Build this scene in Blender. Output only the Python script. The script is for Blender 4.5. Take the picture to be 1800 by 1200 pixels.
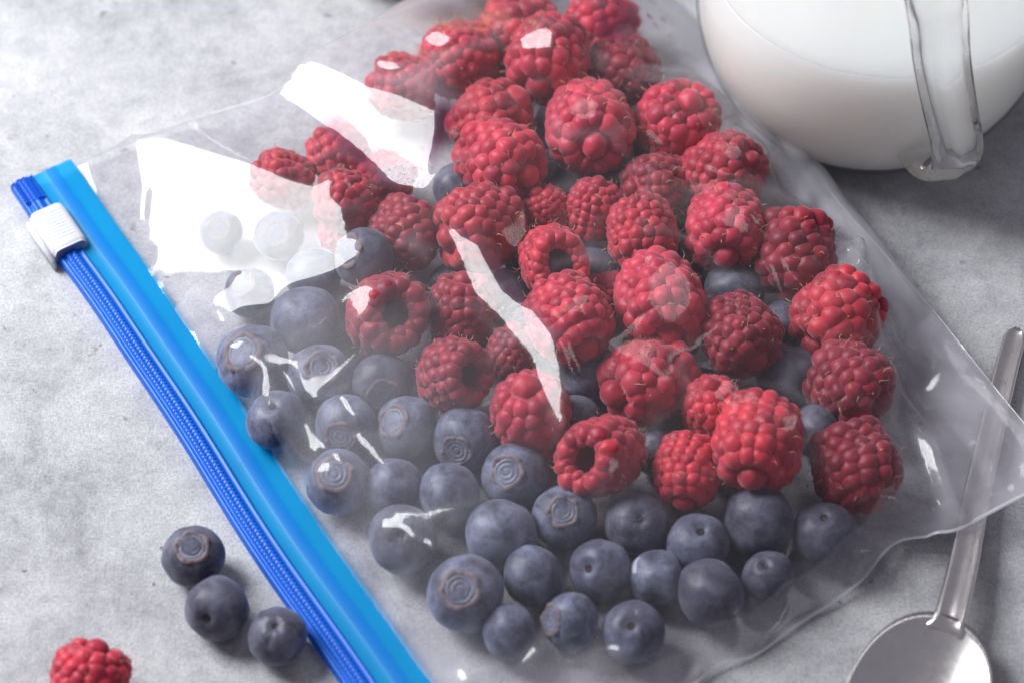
import bpy, bmesh, math, random
import numpy as np
from mathutils import Vector, Matrix, Quaternion, noise as mnoise

random.seed(7)
rng = np.random.default_rng(7)
S = 0.001                      # everything below is laid out in millimetres
scene = bpy.context.scene
for o in list(bpy.data.objects):
    bpy.data.objects.remove(o)
C = scene.collection

# ------------------------------------------------------------------ camera
ELEV = math.radians(52.0)
LENS = 85.0
DIST = 607.0
FPX = 1800.0 * LENS / 36.0
CAMPOS = np.array([0.0, -DIST * math.cos(ELEV), DIST * math.sin(ELEV)])
FWD = np.array([0.0, math.cos(ELEV), -math.sin(ELEV)])
UPV = np.array([0.0, math.sin(ELEV), math.cos(ELEV)])
RGT = np.array([1.0, 0.0, 0.0])

cam_d = bpy.data.cameras.new('camera')
cam_d.lens = LENS
cam_d.sensor_width = 36.0
cam_d.clip_start = 0.02
cam_d.clip_end = 20.0
cam_d.dof.use_dof = True
cam_d.dof.focus_distance = 0.590
cam_d.dof.aperture_fstop = 10.0
cam = bpy.data.objects.new('camera', cam_d)
cam.location = Vector(CAMPOS * S)
cam.rotation_euler = (math.pi / 2 - ELEV, 0, 0)
C.objects.link(cam)
scene.camera = cam

# ------------------------------------------------------------------ light
world = bpy.data.worlds.new('World')
scene.world = world
world.use_nodes = True
bg = world.node_tree.nodes['Background']
bg.inputs['Color'].default_value = (0.79, 0.77, 0.90, 1)
bg.inputs['Strength'].default_value = 0.27

LDIR = np.array([-0.66, 0.25, 0.70]); LDIR /= np.linalg.norm(LDIR)
LDIST = 720.0
LPOS = LDIR * LDIST + np.array([-30.0, 20.0, 0.0])
ld = bpy.data.lights.new('window_light', 'AREA')
ld.shape = 'RECTANGLE'
LSX, LSY = 320.0, 410.0
ld.size = LSX * S
ld.size_y = LSY * S
ld.energy = 9.1
ld.color = (0.965, 0.985, 1.0)
lamp = bpy.data.objects.new('window_light', ld)
lamp.location = Vector(LPOS * S)
LROT = Vector(-LDIR).to_track_quat('-Z', 'Y')
lamp.rotation_euler = LROT.to_euler()
C.objects.link(lamp)

# a second, weaker and smaller source overhead: it shows only as the pale ovals where the film lies flat on a berry
L2DIR = np.array([0.0, 0.394, 0.882]); L2DIST = 700.0; L2S = 120.0
L2POS = L2DIR * L2DIST + np.array([150.0, 0.0, 0.0])
l2 = bpy.data.lights.new('overhead_light', 'AREA')
l2.shape = 'SQUARE'; l2.size = L2S * S; l2.energy = 0.20; l2.color = (1.0, 0.97, 1.0)
lamp2 = bpy.data.objects.new('overhead_light', l2)
lamp2.location = Vector(L2POS * S)
L2ROT = Vector(-L2DIR).to_track_quat('-Z', 'Y')
lamp2.rotation_euler = L2ROT.to_euler()
C.objects.link(lamp2)

scene.view_settings.view_transform = 'Standard'
scene.view_settings.look = 'None'
scene.view_settings.exposure = 0.0
scene.view_settings.gamma = 1.0
scene.view_settings.use_curve_mapping = False
scene.render.engine = 'CYCLES'
cy = scene.cycles
cy.use_denoising = True
cy.max_bounces = 9
cy.diffuse_bounces = 3
cy.glossy_bounces = 4
cy.use_adaptive_sampling = True
cy.adaptive_threshold = 0.025
cy.transparent_max_bounces = 24
cy.transmission_bounces = 10
cy.caustics_reflective = False
cy.caustics_refractive = True
cy.sampling_pattern = 'TABULATED_SOBOL'
cy.sample_clamp_indirect = 6.0
cy.blur_glossy = 0.3

# ------------------------------------------------------------------ helpers
def at(px, py, z=0.0):
    """point (mm) at height z under a place measured in the 1800x1200 photograph"""
    d = FWD + RGT * (px - 900.0) / FPX - UPV * (py - 600.0) / FPX
    t = (z - CAMPOS[2]) / d[2]
    return CAMPOS + d * t

def pxscale(p):
    """photo pixels per mm at the point p"""
    return FPX / float(np.dot(np.asarray(p) - CAMPOS, FWD))

def mesh_obj(name, verts, faces, mat, parent=None, smooth=True, scale=S):
    me = bpy.data.meshes.new(name)
    v = np.asarray(verts, dtype=float) * scale
    me.from_pydata(v.tolist(), [], [tuple(int(i) for i in f) for f in faces])
    if smooth:
        me.polygons.foreach_set('use_smooth', [True] * len(me.polygons))
    me.update()
    if mat:
        me.materials.append(mat)
    o = bpy.data.objects.new(name, me)
    C.objects.link(o)
    if parent:
        o.parent = parent
    return o

def link(name, me, parent, M=None):
    o = bpy.data.objects.new(name, me)
    C.objects.link(o)
    if parent:
        o.parent = parent
    if M is not None:
        o.matrix_local = M
    return o

def thing(name, label, cat, loc=(0, 0, 0), group=None):
    o = bpy.data.objects.new(name, None)
    o.empty_display_size = 0.01
    C.objects.link(o)
    o.location = Vector(np.asarray(loc, dtype=float) * S)
    o['label'] = label
    o['category'] = cat
    if group:
        o['group'] = group
    return o

def lathe(profile, n=48, close_top=False, close_bottom=False):
    V, F = [], []
    m = len(profile)
    for (r, z) in profile:
        for k in range(n):
            a = 2 * math.pi * k / n
            V.append((r * math.cos(a), r * math.sin(a), z))
    for i in range(m - 1):
        for k in range(n):
            k2 = (k + 1) % n
            F.append((i * n + k, i * n + k2, (i + 1) * n + k2, (i + 1) * n + k))
    if close_bottom:
        F.append(tuple(range(n - 1, -1, -1)))
    if close_top:
        F.append(tuple((m - 1) * n + k for k in range(n)))
    return V, F

def catmull(P, n):
    P = [np.asarray(p, dtype=float) for p in P]
    out = []
    Q = [2 * P[0] - P[1]] + P + [2 * P[-1] - P[-2]]
    for i in range(1, len(Q) - 2):
        p0, p1, p2, p3 = Q[i - 1], Q[i], Q[i + 1], Q[i + 2]
        for k in range(n):
            t = k / n
            out.append(0.5 * ((2 * p1) + (-p0 + p2) * t + (2 * p0 - 5 * p1 + 4 * p2 - p3) * t * t
                              + (-p0 + 3 * p1 - 3 * p2 + p3) * t ** 3))
    out.append(P[-1])
    return np.array(out)

def smoothpoly(P, n):
    """resample a polyline to n points evenly by length"""
    P = np.asarray(P, dtype=float)
    d = np.concatenate([[0], np.cumsum(np.linalg.norm(np.diff(P, axis=0), axis=1))])
    s = np.linspace(0, d[-1], n)
    return np.stack([np.interp(s, d, P[:, k]) for k in range(P.shape[1])], axis=1)

# ------------------------------------------------------------------ materials
class NT:
    def __init__(self, name):
        self.m = bpy.data.materials.new(name)
        self.m.use_nodes = True
        self.t = self.m.node_tree
        self.t.nodes.clear()
        self.out = self.n('ShaderNodeOutputMaterial')
    def n(self, kind, **kw):
        nd = self.t.nodes.new(kind)
        for k, v in kw.items():
            if k.startswith('i_'):
                key = k[2:].replace('_', ' ')
                nd.inputs[key].default_value = v
            else:
                setattr(nd, k, v)
        return nd
    def l(self, a, b):
        self.t.links.new(a, b)
    def surf(self, s):
        self.l(s, self.out.inputs['Surface'])
    def math(self, op, a, b=None, clamp=False):
        nd = self.n('ShaderNodeMath', operation=op, use_clamp=clamp)
        for i, x in enumerate((a, b)):
            if x is None: continue
            if isinstance(x, (int, float)): nd.inputs[i].default_value = x
            else: self.l(x, nd.inputs[i])
        return nd.outputs[0]
    def ramp(self, fac, stops):
        nd = self.n('ShaderNodeValToRGB')
        el = nd.color_ramp.elements
        while len(el) < len(stops): el.new(0.5)
        for e, (p, c) in zip(el, stops):
            e.position = p
            e.color = c if len(c) == 4 else (*c, 1)
        self.l(fac, nd.inputs[0])
        return nd.outputs['Color']
    def mix(self, fac, a, b, blend='MIX'):
        nd = self.n('ShaderNodeMix', data_type='RGBA', blend_type=blend)
        for key, x in ((0, fac), (6, a), (7, b)):
            if isinstance(x, (int, float)): nd.inputs[key].default_value = x
            elif isinstance(x, tuple): nd.inputs[key].default_value = (*x, 1) if len(x) == 3 else x
            else: self.l(x, nd.inputs[key])
        return nd.outputs[2]
    def noise(self, scale, detail=4, rough=0.55, vec=None, dist=0.0):
        nd = self.n('ShaderNodeTexNoise')
        nd.inputs['Scale'].default_value = scale
        nd.inputs['Detail'].default_value = detail
        nd.inputs['Roughness'].default_value = rough
        nd.inputs['Distortion'].default_value = dist
        if vec is not None: self.l(vec, nd.inputs['Vector'])
        return nd.outputs['Fac']
    def obj_co(self):
        return self.n('ShaderNodeTexCoord').outputs['Object']
    def pbsdf(self, color=None, rough=0.5, **kw):
        p = self.n('ShaderNodeBsdfPrincipled')
        if color is not None:
            if isinstance(color, tuple): p.inputs['Base Color'].default_value = (*color, 1)
            else: self.l(color, p.inputs['Base Color'])
        if isinstance(rough, (int, float)): p.inputs['Roughness'].default_value = rough
        else: self.l(rough, p.inputs['Roughness'])
        for k, v in kw.items():
            p.inputs[k.replace('_', ' ')].default_value = v
        return p
    def bump(self, height, strength=0.3, dist=0.001):
        b = self.n('ShaderNodeBump')
        b.inputs['Strength'].default_value = strength
        b.inputs['Distance'].default_value = dist
        self.l(height, b.inputs['Height'])
        return b.outputs['Normal']

def simple(name, color, rough=0.5, **kw):
    t = NT(name); p = t.pbsdf(color, rough, **kw); t.surf(p.outputs[0]); return t.m

def m_concrete():
    t = NT('concrete')
    co = t.obj_co()
    big = t.noise(11, 6, 0.62, co, 0.6)
    mid = t.noise(46, 8, 0.72, co, 0.4)
    fine = t.noise(200, 8, 0.78, co)
    grain = t.noise(1500, 3, 0.7, co)
    a = t.math('ADD', t.math('MULTIPLY', big, 0.30), t.math('MULTIPLY', mid, 0.46))
    a = t.math('ADD', a, t.math('MULTIPLY', fine, 0.34))
    col = t.ramp(a, [(0.37, (0.21, 0.21, 0.225)), (0.48, (0.40, 0.40, 0.42)), (0.55, (0.50, 0.50, 0.52)), (0.66, (0.64, 0.64, 0.65))])
    # fine dark grain and a few pits
    g = t.ramp(grain, [(0.34, (0.60, 0.60, 0.61)), (0.60, (1.06, 1.06, 1.06))])
    col = t.mix(0.75, col, g, 'MULTIPLY')
    pits = t.noise(150, 3, 0.6, co, 0.2)
    pm = t.ramp(pits, [(0.25, (0.8, 0.8, 0.8)), (0.33, (0, 0, 0))])
    col = t.mix(pm, col, (0.17, 0.165, 0.17))
    v = t.n('ShaderNodeTexVoronoi', feature='F1'); v.inputs['Scale'].default_value = 30
    w = t.n('ShaderNodeVectorMath', operation='ADD')
    nz = t.n('ShaderNodeTexNoise'); nz.inputs['Scale'].default_value = 90; t.l(co, nz.inputs['Vector'])
    sc = t.n('ShaderNodeVectorMath', operation='SCALE'); t.l(nz.outputs['Color'], sc.inputs[0]); sc.inputs['Scale'].default_value = 0.012
    t.l(co, w.inputs[0]); t.l(sc.outputs[0], w.inputs[1]); t.l(w.outputs[0], v.inputs['Vector'])
    sep = t.n('ShaderNodeSeparateColor'); t.l(v.outputs['Color'], sep.inputs[0])
    rare = t.math('GREATER_THAN', sep.outputs[0], 0.90)
    rad = t.math('MULTIPLY', sep.outputs[1], 0.0042)
    sp = t.math('LESS_THAN', v.outputs['Distance'], t.math('MULTIPLY', sep.outputs[1], 0.13))
    spot = t.math('MULTIPLY', t.math('MULTIPLY', rare, sp), 0.40)
    col = t.mix(spot, col, (0.15, 0.145, 0.14))
    v2 = t.n('ShaderNodeTexVoronoi', feature='F1'); v2.inputs['Scale'].default_value = 170; t.l(w.outputs[0], v2.inputs['Vector'])
    s2 = t.n('ShaderNodeSeparateColor'); t.l(v2.outputs['Color'], s2.inputs[0])
    pit = t.math('MULTIPLY', t.math('GREATER_THAN', s2.outputs[0], 0.86), t.math('LESS_THAN', v2.outputs['Distance'], t.math('MULTIPLY', s2.outputs[1], 0.16)))
    col = t.mix(t.math('MULTIPLY', pit, 0.65), col, (0.10, 0.095, 0.10))
    p = t.pbsdf(col, 0.62)
    p.inputs['Specular IOR Level'].default_value = 0.30
    h = t.math('ADD', t.math('MULTIPLY', mid, 0.7), t.math('ADD', t.math('MULTIPLY', fine, 0.5), t.math('SUBTRACT', t.math('MULTIPLY', grain, 0.20), t.math('MULTIPLY', pit, 0.5))))
    t.l(t.bump(h, 0.45, 0.0012), p.inputs['Normal'])
    t.surf(p.outputs[0])
    return t.m

def m_film(name, haze=0.05, gain=1.0, tint=(1, 1, 1), mist_glare_amt=0.10, veil=(0.88, 0.86, 0.95)):
    """thin clear plastic: straight-through transparency, mirror gloss, a faint milky haze"""
    t = NT(name)
    lw = t.n('ShaderNodeLayerWeight'); lw.inputs['Blend'].default_value = 0.5
    f5 = t.math('POWER', lw.outputs['Facing'], 4.5)
    fr = t.math('ADD', t.math('MULTIPLY', f5, 0.75), 0.040 * gain, clamp=True)
    tr = t.n('ShaderNodeBsdfTransparent'); tr.inputs[0].default_value = (*tint, 1)
    gl = t.n('ShaderNodeBsdfGlossy'); gl.inputs['Roughness'].default_value = 0.06
    co = t.obj_co()
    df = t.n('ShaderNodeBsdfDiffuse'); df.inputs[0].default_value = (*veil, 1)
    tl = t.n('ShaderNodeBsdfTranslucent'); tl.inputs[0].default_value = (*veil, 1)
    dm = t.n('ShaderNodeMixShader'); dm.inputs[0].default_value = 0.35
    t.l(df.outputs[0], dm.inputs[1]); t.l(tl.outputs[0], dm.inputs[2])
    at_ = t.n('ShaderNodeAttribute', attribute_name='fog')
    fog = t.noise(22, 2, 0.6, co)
    mist_glare_f = t.math('MULTIPLY', t.math('ADD', fog, 0.25), at_.outputs['Fac'])
    hz = t.math('ADD', t.math('MULTIPLY', mist_glare_f, mist_glare_amt), haze)
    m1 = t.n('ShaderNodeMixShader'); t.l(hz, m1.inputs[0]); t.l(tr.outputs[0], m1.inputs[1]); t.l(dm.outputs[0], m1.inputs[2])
    g2 = t.n('ShaderNodeBsdfGlossy'); g2.inputs['Roughness'].default_value = 0.34
    gm = t.n('ShaderNodeMixShader'); gm.inputs[0].default_value = 0.30
    t.l(gl.outputs[0], gm.inputs[1]); t.l(g2.outputs[0], gm.inputs[2])
    m2 = t.n('ShaderNodeMixShader'); t.l(fr, m2.inputs[0]); t.l(m1.outputs[0], m2.inputs[1]); t.l(gm.outputs[0], m2.inputs[2])
    t.surf(m2.outputs[0])
    return t.m

def m_zip(name, c1, c2, clear):
    t = NT(name)
    co = t.obj_co()
    nz = t.noise(45, 3, 0.5, co)
    col = t.mix(nz, c1, c2)
    p = t.pbsdf(col, 0.36)
    p.inputs['Subsurface Weight'].default_value = 0.0
    tl = t.n('ShaderNodeBsdfTranslucent'); t.l(col, tl.inputs[0])
    mx = t.n('ShaderNodeMixShader'); mx.inputs[0].default_value = 0.25
    t.l(p.outputs[0], mx.inputs[1]); t.l(tl.outputs[0], mx.inputs[2])
    tr = t.n('ShaderNodeBsdfTransparent'); tr.inputs[0].default_value = (0.10, 0.62, 1.0, 1)
    m2 = t.n('ShaderNodeMixShader'); m2.inputs[0].default_value = clear
    t.l(mx.outputs[0], m2.inputs[1]); t.l(tr.outputs[0], m2.inputs[2])
    t.surf(m2.outputs[0])
    return t.m

def m_drupelet():
    t = NT('raspberry_flesh')
    info = t.n('ShaderNodeObjectInfo')
    co = t.obj_co()
    nz = t.noise(3.2, 5, 0.62, co)
    c = t.ramp(info.outputs['Random'], [(0.0, (0.32, 0.008, 0.030)), (0.45, (0.46, 0.014, 0.042)), (1.0, (0.60, 0.028, 0.056))])
    c = t.mix(t.math('MULTIPLY', t.ramp(nz, [(0.52, (0, 0, 0)), (0.75, (1, 1, 1))]), 0.30), c, (0.62, 0.16, 0.20))
    c = t.mix(1.0, c, info.outputs['Color'], 'MULTIPLY')
    p = t.pbsdf(c, 0.48)
    p.inputs['Specular IOR Level'].default_value = 0.38
    p.inputs['Subsurface Weight'].default_value = 0.0
    p.inputs['Subsurface Radius'].default_value = (1.0, 0.22, 0.18)
    p.inputs['Subsurface Scale'].default_value = 0.0016
    p.inputs['Sheen Weight'].default_value = 0.4
    p.inputs['Sheen Roughness'].default_value = 0.5
    p.inputs['Sheen Tint'].default_value = (1.0, 0.72, 0.76, 1)
    t.l(t.bump(t.noise(9, 3, 0.6, co), 0.10, 0.0004), p.inputs['Normal'])
    t.surf(p.outputs[0])
    return t.m

def m_blue(name, dark, bloom, amount):
    t = NT(name)
    info = t.n('ShaderNodeObjectInfo')
    co = t.obj_co()
    add = t.n('ShaderNodeVectorMath', operation='ADD')
    cmb = t.n('ShaderNodeCombineXYZ'); t.l(t.math('MULTIPLY', info.outputs['Random'], 37.0), cmb.inputs[0]); t.l(t.math('MULTIPLY', info.outputs['Random'], 91.0), cmb.inputs[1])
    t.l(co, add.inputs[0]); t.l(cmb.outputs[0], add.inputs[1])
    n1 = t.noise(1.5, 6, 0.66, add.outputs[0], 0.5)
    n2 = t.noise(14, 4, 0.65, add.outputs[0])
    f = t.math('ADD', t.math('MULTIPLY', n1, 0.82), t.math('MULTIPLY', n2, 0.20))
    c = t.ramp(f, [(0.36, dark), (0.50, tuple(d * 0.62 + b * 0.38 for d, b in zip(dark, bloom))), (0.68, bloom)])
    c = t.mix(amount, dark, c)
    c = t.mix(t.math('MULTIPLY', info.outputs['Random'], 0.35), c, (0.035, 0.02, 0.04))
    p = t.pbsdf(c, 0.46)
    p.inputs['Specular IOR Level'].default_value = 0.4
    p.inputs['Sheen Weight'].default_value = 0.25
    p.inputs['Sheen Roughness'].default_value = 0.6
    p.inputs['Sheen Tint'].default_value = (0.75, 0.8, 1.0, 1)
    t.l(t.bump(t.math('ADD', n1, t.math('MULTIPLY', n2, 0.15)), 0.18, 0.0006), p.inputs['Normal'])
    t.surf(p.outputs[0])
    return t.m

def m_glass():
    t = NT('clear_glass')
    p = t.pbsdf((1, 1, 1), 0.0)
    p.inputs['Transmission Weight'].default_value = 1.0
    p.inputs['IOR'].default_value = 1.48
    t.surf(p.outputs[0])
    return t.m

def m_milk():
    t = NT('yoghurt_white')
    co = t.obj_co()
    nz = t.noise(40, 3, 0.5, co)
    c = t.mix(nz, (0.90, 0.90, 0.86), (0.94, 0.94, 0.91))
    p = t.pbsdf(c, 0.38)
    p.inputs['Subsurface Weight'].default_value = 1.0
    p.inputs['Subsurface Radius'].default_value = (1, 0.9, 0.8)
    p.inputs['Subsurface Scale'].default_value = 0.03
    t.l(t.bump(t.noise(22, 2, 0.4, co), 0.12, 0.004), p.inputs['Normal'])
    t.surf(p.outputs[0])
    return t.m

def m_steel():
    t = NT('worn_steel')
    co = t.obj_co()
    nz = t.noise(260, 5, 0.65, co, 0.5)
    r = t.math('ADD', t.math('MULTIPLY', nz, 0.14), 0.22)
    c = t.mix(nz, (0.70, 0.665, 0.655), (0.84, 0.81, 0.79))
    p = t.pbsdf(c, r, Metallic=1.0)
    st = t.n('ShaderNodeTexNoise'); st.inputs['Scale'].default_value = 700; t.l(co, st.inputs['Vector'])
    t.l(t.bump(st.outputs['Fac'], 0.012, 0.0005), p.inputs['Normal'])
    t.surf(p.outputs[0])
    return t.m

M_CONC = m_concrete()
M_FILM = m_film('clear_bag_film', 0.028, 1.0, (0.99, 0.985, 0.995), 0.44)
M_BACK = m_film('clear_back_film', 0.012, 0.5, (0.985, 0.98, 0.99), 0.01)
M_SEAM = m_film('welded_seam', 0.8, 1.6, (1, 1, 1), 0.0, (0.93, 0.92, 0.95))
M_MARG = m_film('pressed_film_margin', 0.10, 1.2, (1, 1, 1), 0.10, (0.88, 0.86, 0.94))
M_ZIPD = m_zip('blue_zip_plastic', (0.0, 0.12, 0.72), (0.0, 0.18, 0.84), 0.05)
M_ZIPL = m_zip('light_blue_band_plastic', (0.0, 0.34, 0.80), (0.0, 0.46, 0.88), 0.30)
M_ZIPM = m_zip('mid_blue_band_plastic', (0.0, 0.22, 0.74), (0.0, 0.30, 0.82), 0.15)
M_WHITE = simple('white_slider_plastic', (0.66, 0.66, 0.71), 0.4, Subsurface_Weight=0.15, Subsurface_Scale=0.002)
M_RASP = m_drupelet()
M_CORE = simple('raspberry_core', (0.32, 0.010, 0.035), 0.6)
M_HAIR = simple('pistil_hair', (0.46, 0.30, 0.16), 0.6)
M_BLUE = m_blue('blueberry_skin', (0.013, 0.014, 0.032), (0.25, 0.275, 0.40), 1.0)
M_BLUED = m_blue('dark_or_shaded_blueberry_skin', (0.012, 0.012, 0.024), (0.18, 0.185, 0.26), 1.0)
M_CALYX = m_blue('calyx_disc_skin', (0.06, 0.063, 0.10), (0.28, 0.30, 0.40), 1.0)
M_RIM = simple('calyx_rim_brown', (0.185, 0.140, 0.150), 0.75)
M_SCAR = simple('stem_scar_dark', (0.018, 0.010, 0.012), 0.8)
M_PULP = simple('pale_torn_skin', (0.40, 0.42, 0.48), 0.5)
def m_thin_glass():
    t = NT('thin_jug_glass')
    lw = t.n('ShaderNodeLayerWeight'); lw.inputs['Blend'].default_value = 0.5
    fr = t.math('ADD', t.math('MULTIPLY', t.math('POWER', lw.outputs['Facing'], 4.0), 0.8), 0.03, clamp=True)
    tr = t.n('ShaderNodeBsdfTransparent'); tr.inputs[0].default_value = (0.975, 0.98, 0.975, 1)
    gl = t.n('ShaderNodeBsdfGlossy'); gl.inputs['Roughness'].default_value = 0.12
    m = t.n('ShaderNodeMixShader'); t.l(fr, m.inputs[0]); t.l(tr.outputs[0], m.inputs[1]); t.l(gl.outputs[0], m.inputs[2])
    t.surf(m.outputs[0]); return t.m
M_THIN = m_thin_glass()
M_GLASS = m_glass()
M_MILK = m_milk()
M_STEEL = m_steel()
M_JUICE = simple('berry_juice', (0.30, 0.012, 0.06), 0.2)
M_FROST = simple('frost_crystal', (0.82, 0.85, 0.9), 0.4)

# ------------------------------------------------------------------ table
def table():
    n = 60
    xs = np.linspace(-700, 700, n); ys = np.linspace(-600, 900, n)
    V = [(x, y, 0.0) for y in ys for x in xs]
    F = [(j * n + i, j * n + i + 1, (j + 1) * n + i + 1, (j + 1) * n + i) for j in range(n - 1) for i in range(n - 1)]
    o = mesh_obj('tabletop', V, F, M_CONC)
    o['kind'] = 'structure'
table()

# ------------------------------------------------------------------ berries: where each one lies
# raspberries: photo place, width, height, base height of centre, image angle of the tip (deg), tip tilt to camera (deg), opening seen, label
RASP = [
 (915, 50, 132, 140, 14, 100, 25, 'raspberry in the bag at the top edge of the photo, left of two'),
 (1062, 32, 120, 112, 14, 60, 10, 'purple-veiled raspberry in the bag at the top edge of the photo, nearest the jug'),
 (960, 113, 148, 134, 24, 250, 35, 'raspberry with a large white glare spot on its top, just below the topmost pair'),
 (1100, 122, 132, 112, 14, 20, 30, 'dim raspberry tucked behind, right of the one with the large glare spot'),
 (797, 107, 134, 112, 14, 200, 20, 'raspberry with a round white glare spot on its upper left shoulder, split below'),
 (700, 152, 126, 92, 12, 170, 10, 'flat-lying raspberry with a white oval glare on top above the big white film crease'),
 (872, 205, 158, 112, 18, 40, 20, 'raspberry lying just behind and above another right of the white film crease'),
 (890, 288, 156, 122, 27, 330, 35, 'wide raspberry overlapping the one behind it, right of the white film crease'),
 (1038, 230, 148, 158, 24, 280, 60, 'round raspberry with a pale pink contact spot near its top, upper middle of the bag'),
 (1192, 213, 146, 148, 22, 60, 50, 'large raspberry nearest the lower left of the glass jug'),
 (1280, 300, 140, 128, 22, 20, 40, 'raspberry with a pale contact spot and a white fleck beside its top'),
 (1150, 332, 120, 112, 15, 180, 30, 'dim raspberry sunk between larger ones under the jug-side raspberries'),
 (1275, 412, 130, 135, 24, 265, 40, 'raspberry with a pale contact spot, directly below the one with a white fleck'),
 (1045, 360, 98, 104, 20, 80, 20, 'small knobbly raspberry with a raised top lobe in the middle of the bag'),
 (958, 367, 78, 84, 19, 120, 20, 'smallest raspberry, left of the knobbly one above the hollow ring raspberry'),
 (1130, 422, 120, 132, 22, 275, 20, 'upright raspberry right of the hollow ring raspberry'),
 (972, 462, 146, 132, 22, 160, -78, 'hollow raspberry showing its open ring, in the middle of the bag'),
 (832, 405, 156, 138, 22, 200, 30, 'raspberry at the upper end of the white diagonal film glare'),
 (708, 420, 116, 132, 17, 250, 15, 'broken raspberry with a dark gap, right of the lone upper blueberry'),
 (490, 312, 112, 84, 10, 160, 20, 'leftmost raspberry in the bag, half hidden under white glare'),
 (590, 268, 112, 92, 11, 130, 20, 'raspberry under the upper end of the big white film crease'),
 (598, 350, 116, 84, 11, 170, 20, 'raspberry under a grey film fold below the big white crease'),
 (672, 312, 94, 84, 11, 160, 20, 'small raspberry mostly covered by the lower tip of the big white crease'),
 (602, 408, 100, 78, 10, 190, 20, 'faint pink raspberry washed out by the left white glare'),
 (678, 553, 156, 146, 16, 180, -72, 'hollow raspberry with a dark round hole and a small white glare spot'),
 (815, 540, 116, 132, 15, 90, 20, 'raspberry left of the white diagonal glare, right of the dark-holed one'),
 (790, 658, 136, 126, 16, 180, -48, 'pink raspberry with a small dark opening, lowest on the left above the blueberries'),
 (1005, 570, 146, 140, 22, 300, 35, 'raspberry with a pale oval spot, right of the middle of the diagonal glare'),
 (1165, 548, 160, 178, 25, 280, 45, 'largest raspberry, with the largest pale pink contact spot'),
 (1395, 456, 142, 146, 18, 265, 10, 'dark wine-red raspberry at the right side below the two with contact spots'),
 (1465, 566, 150, 142, 18, 230, 20, 'bent raspberry with a raised right shoulder near the right side of the bag'),
 (1306, 597, 130, 142, 22, 300, 35, 'raspberry right of the largest one, above the dark hidden blueberry'),
 (902, 612, 68, 104, 13, 90, 10, 'wet dark raspberry sliver just left of the diagonal glare'),
 (932, 720, 132, 136, 19, 100, 40, 'raspberry beside the lower end of the diagonal glare'),
 (1128, 672, 156, 132, 17, 200, 30, 'wide raspberry below the one with the pale oval spot'),
 (1252, 712, 102, 112, 17, 100, 30, 'small raspberry behind the bright red one'),
 (1062, 800, 164, 150, 17, 10, -62, 'crushed hollow raspberry at the tip of the diagonal glare'),
 (1330, 788, 154, 156, 24, 255, 40, 'brightest red raspberry, low on the right of the bag'),
 (1208, 836, 112, 124, 14, 260, 25, 'raspberry between the crushed hollow one and the brightest red one'),
 (1505, 680, 138, 132, 17, 330, 30, 'rightmost raspberry but for the dark one below it'),
 (1508, 828, 146, 150, 13, 290, 20, 'darkest raspberry, at the lower right end of the pile'),
 (1078, 515, 80, 74, 12, 0, 20, 'deep raspberry glimpsed between the hollow ring one and the largest one'),
]
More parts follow.
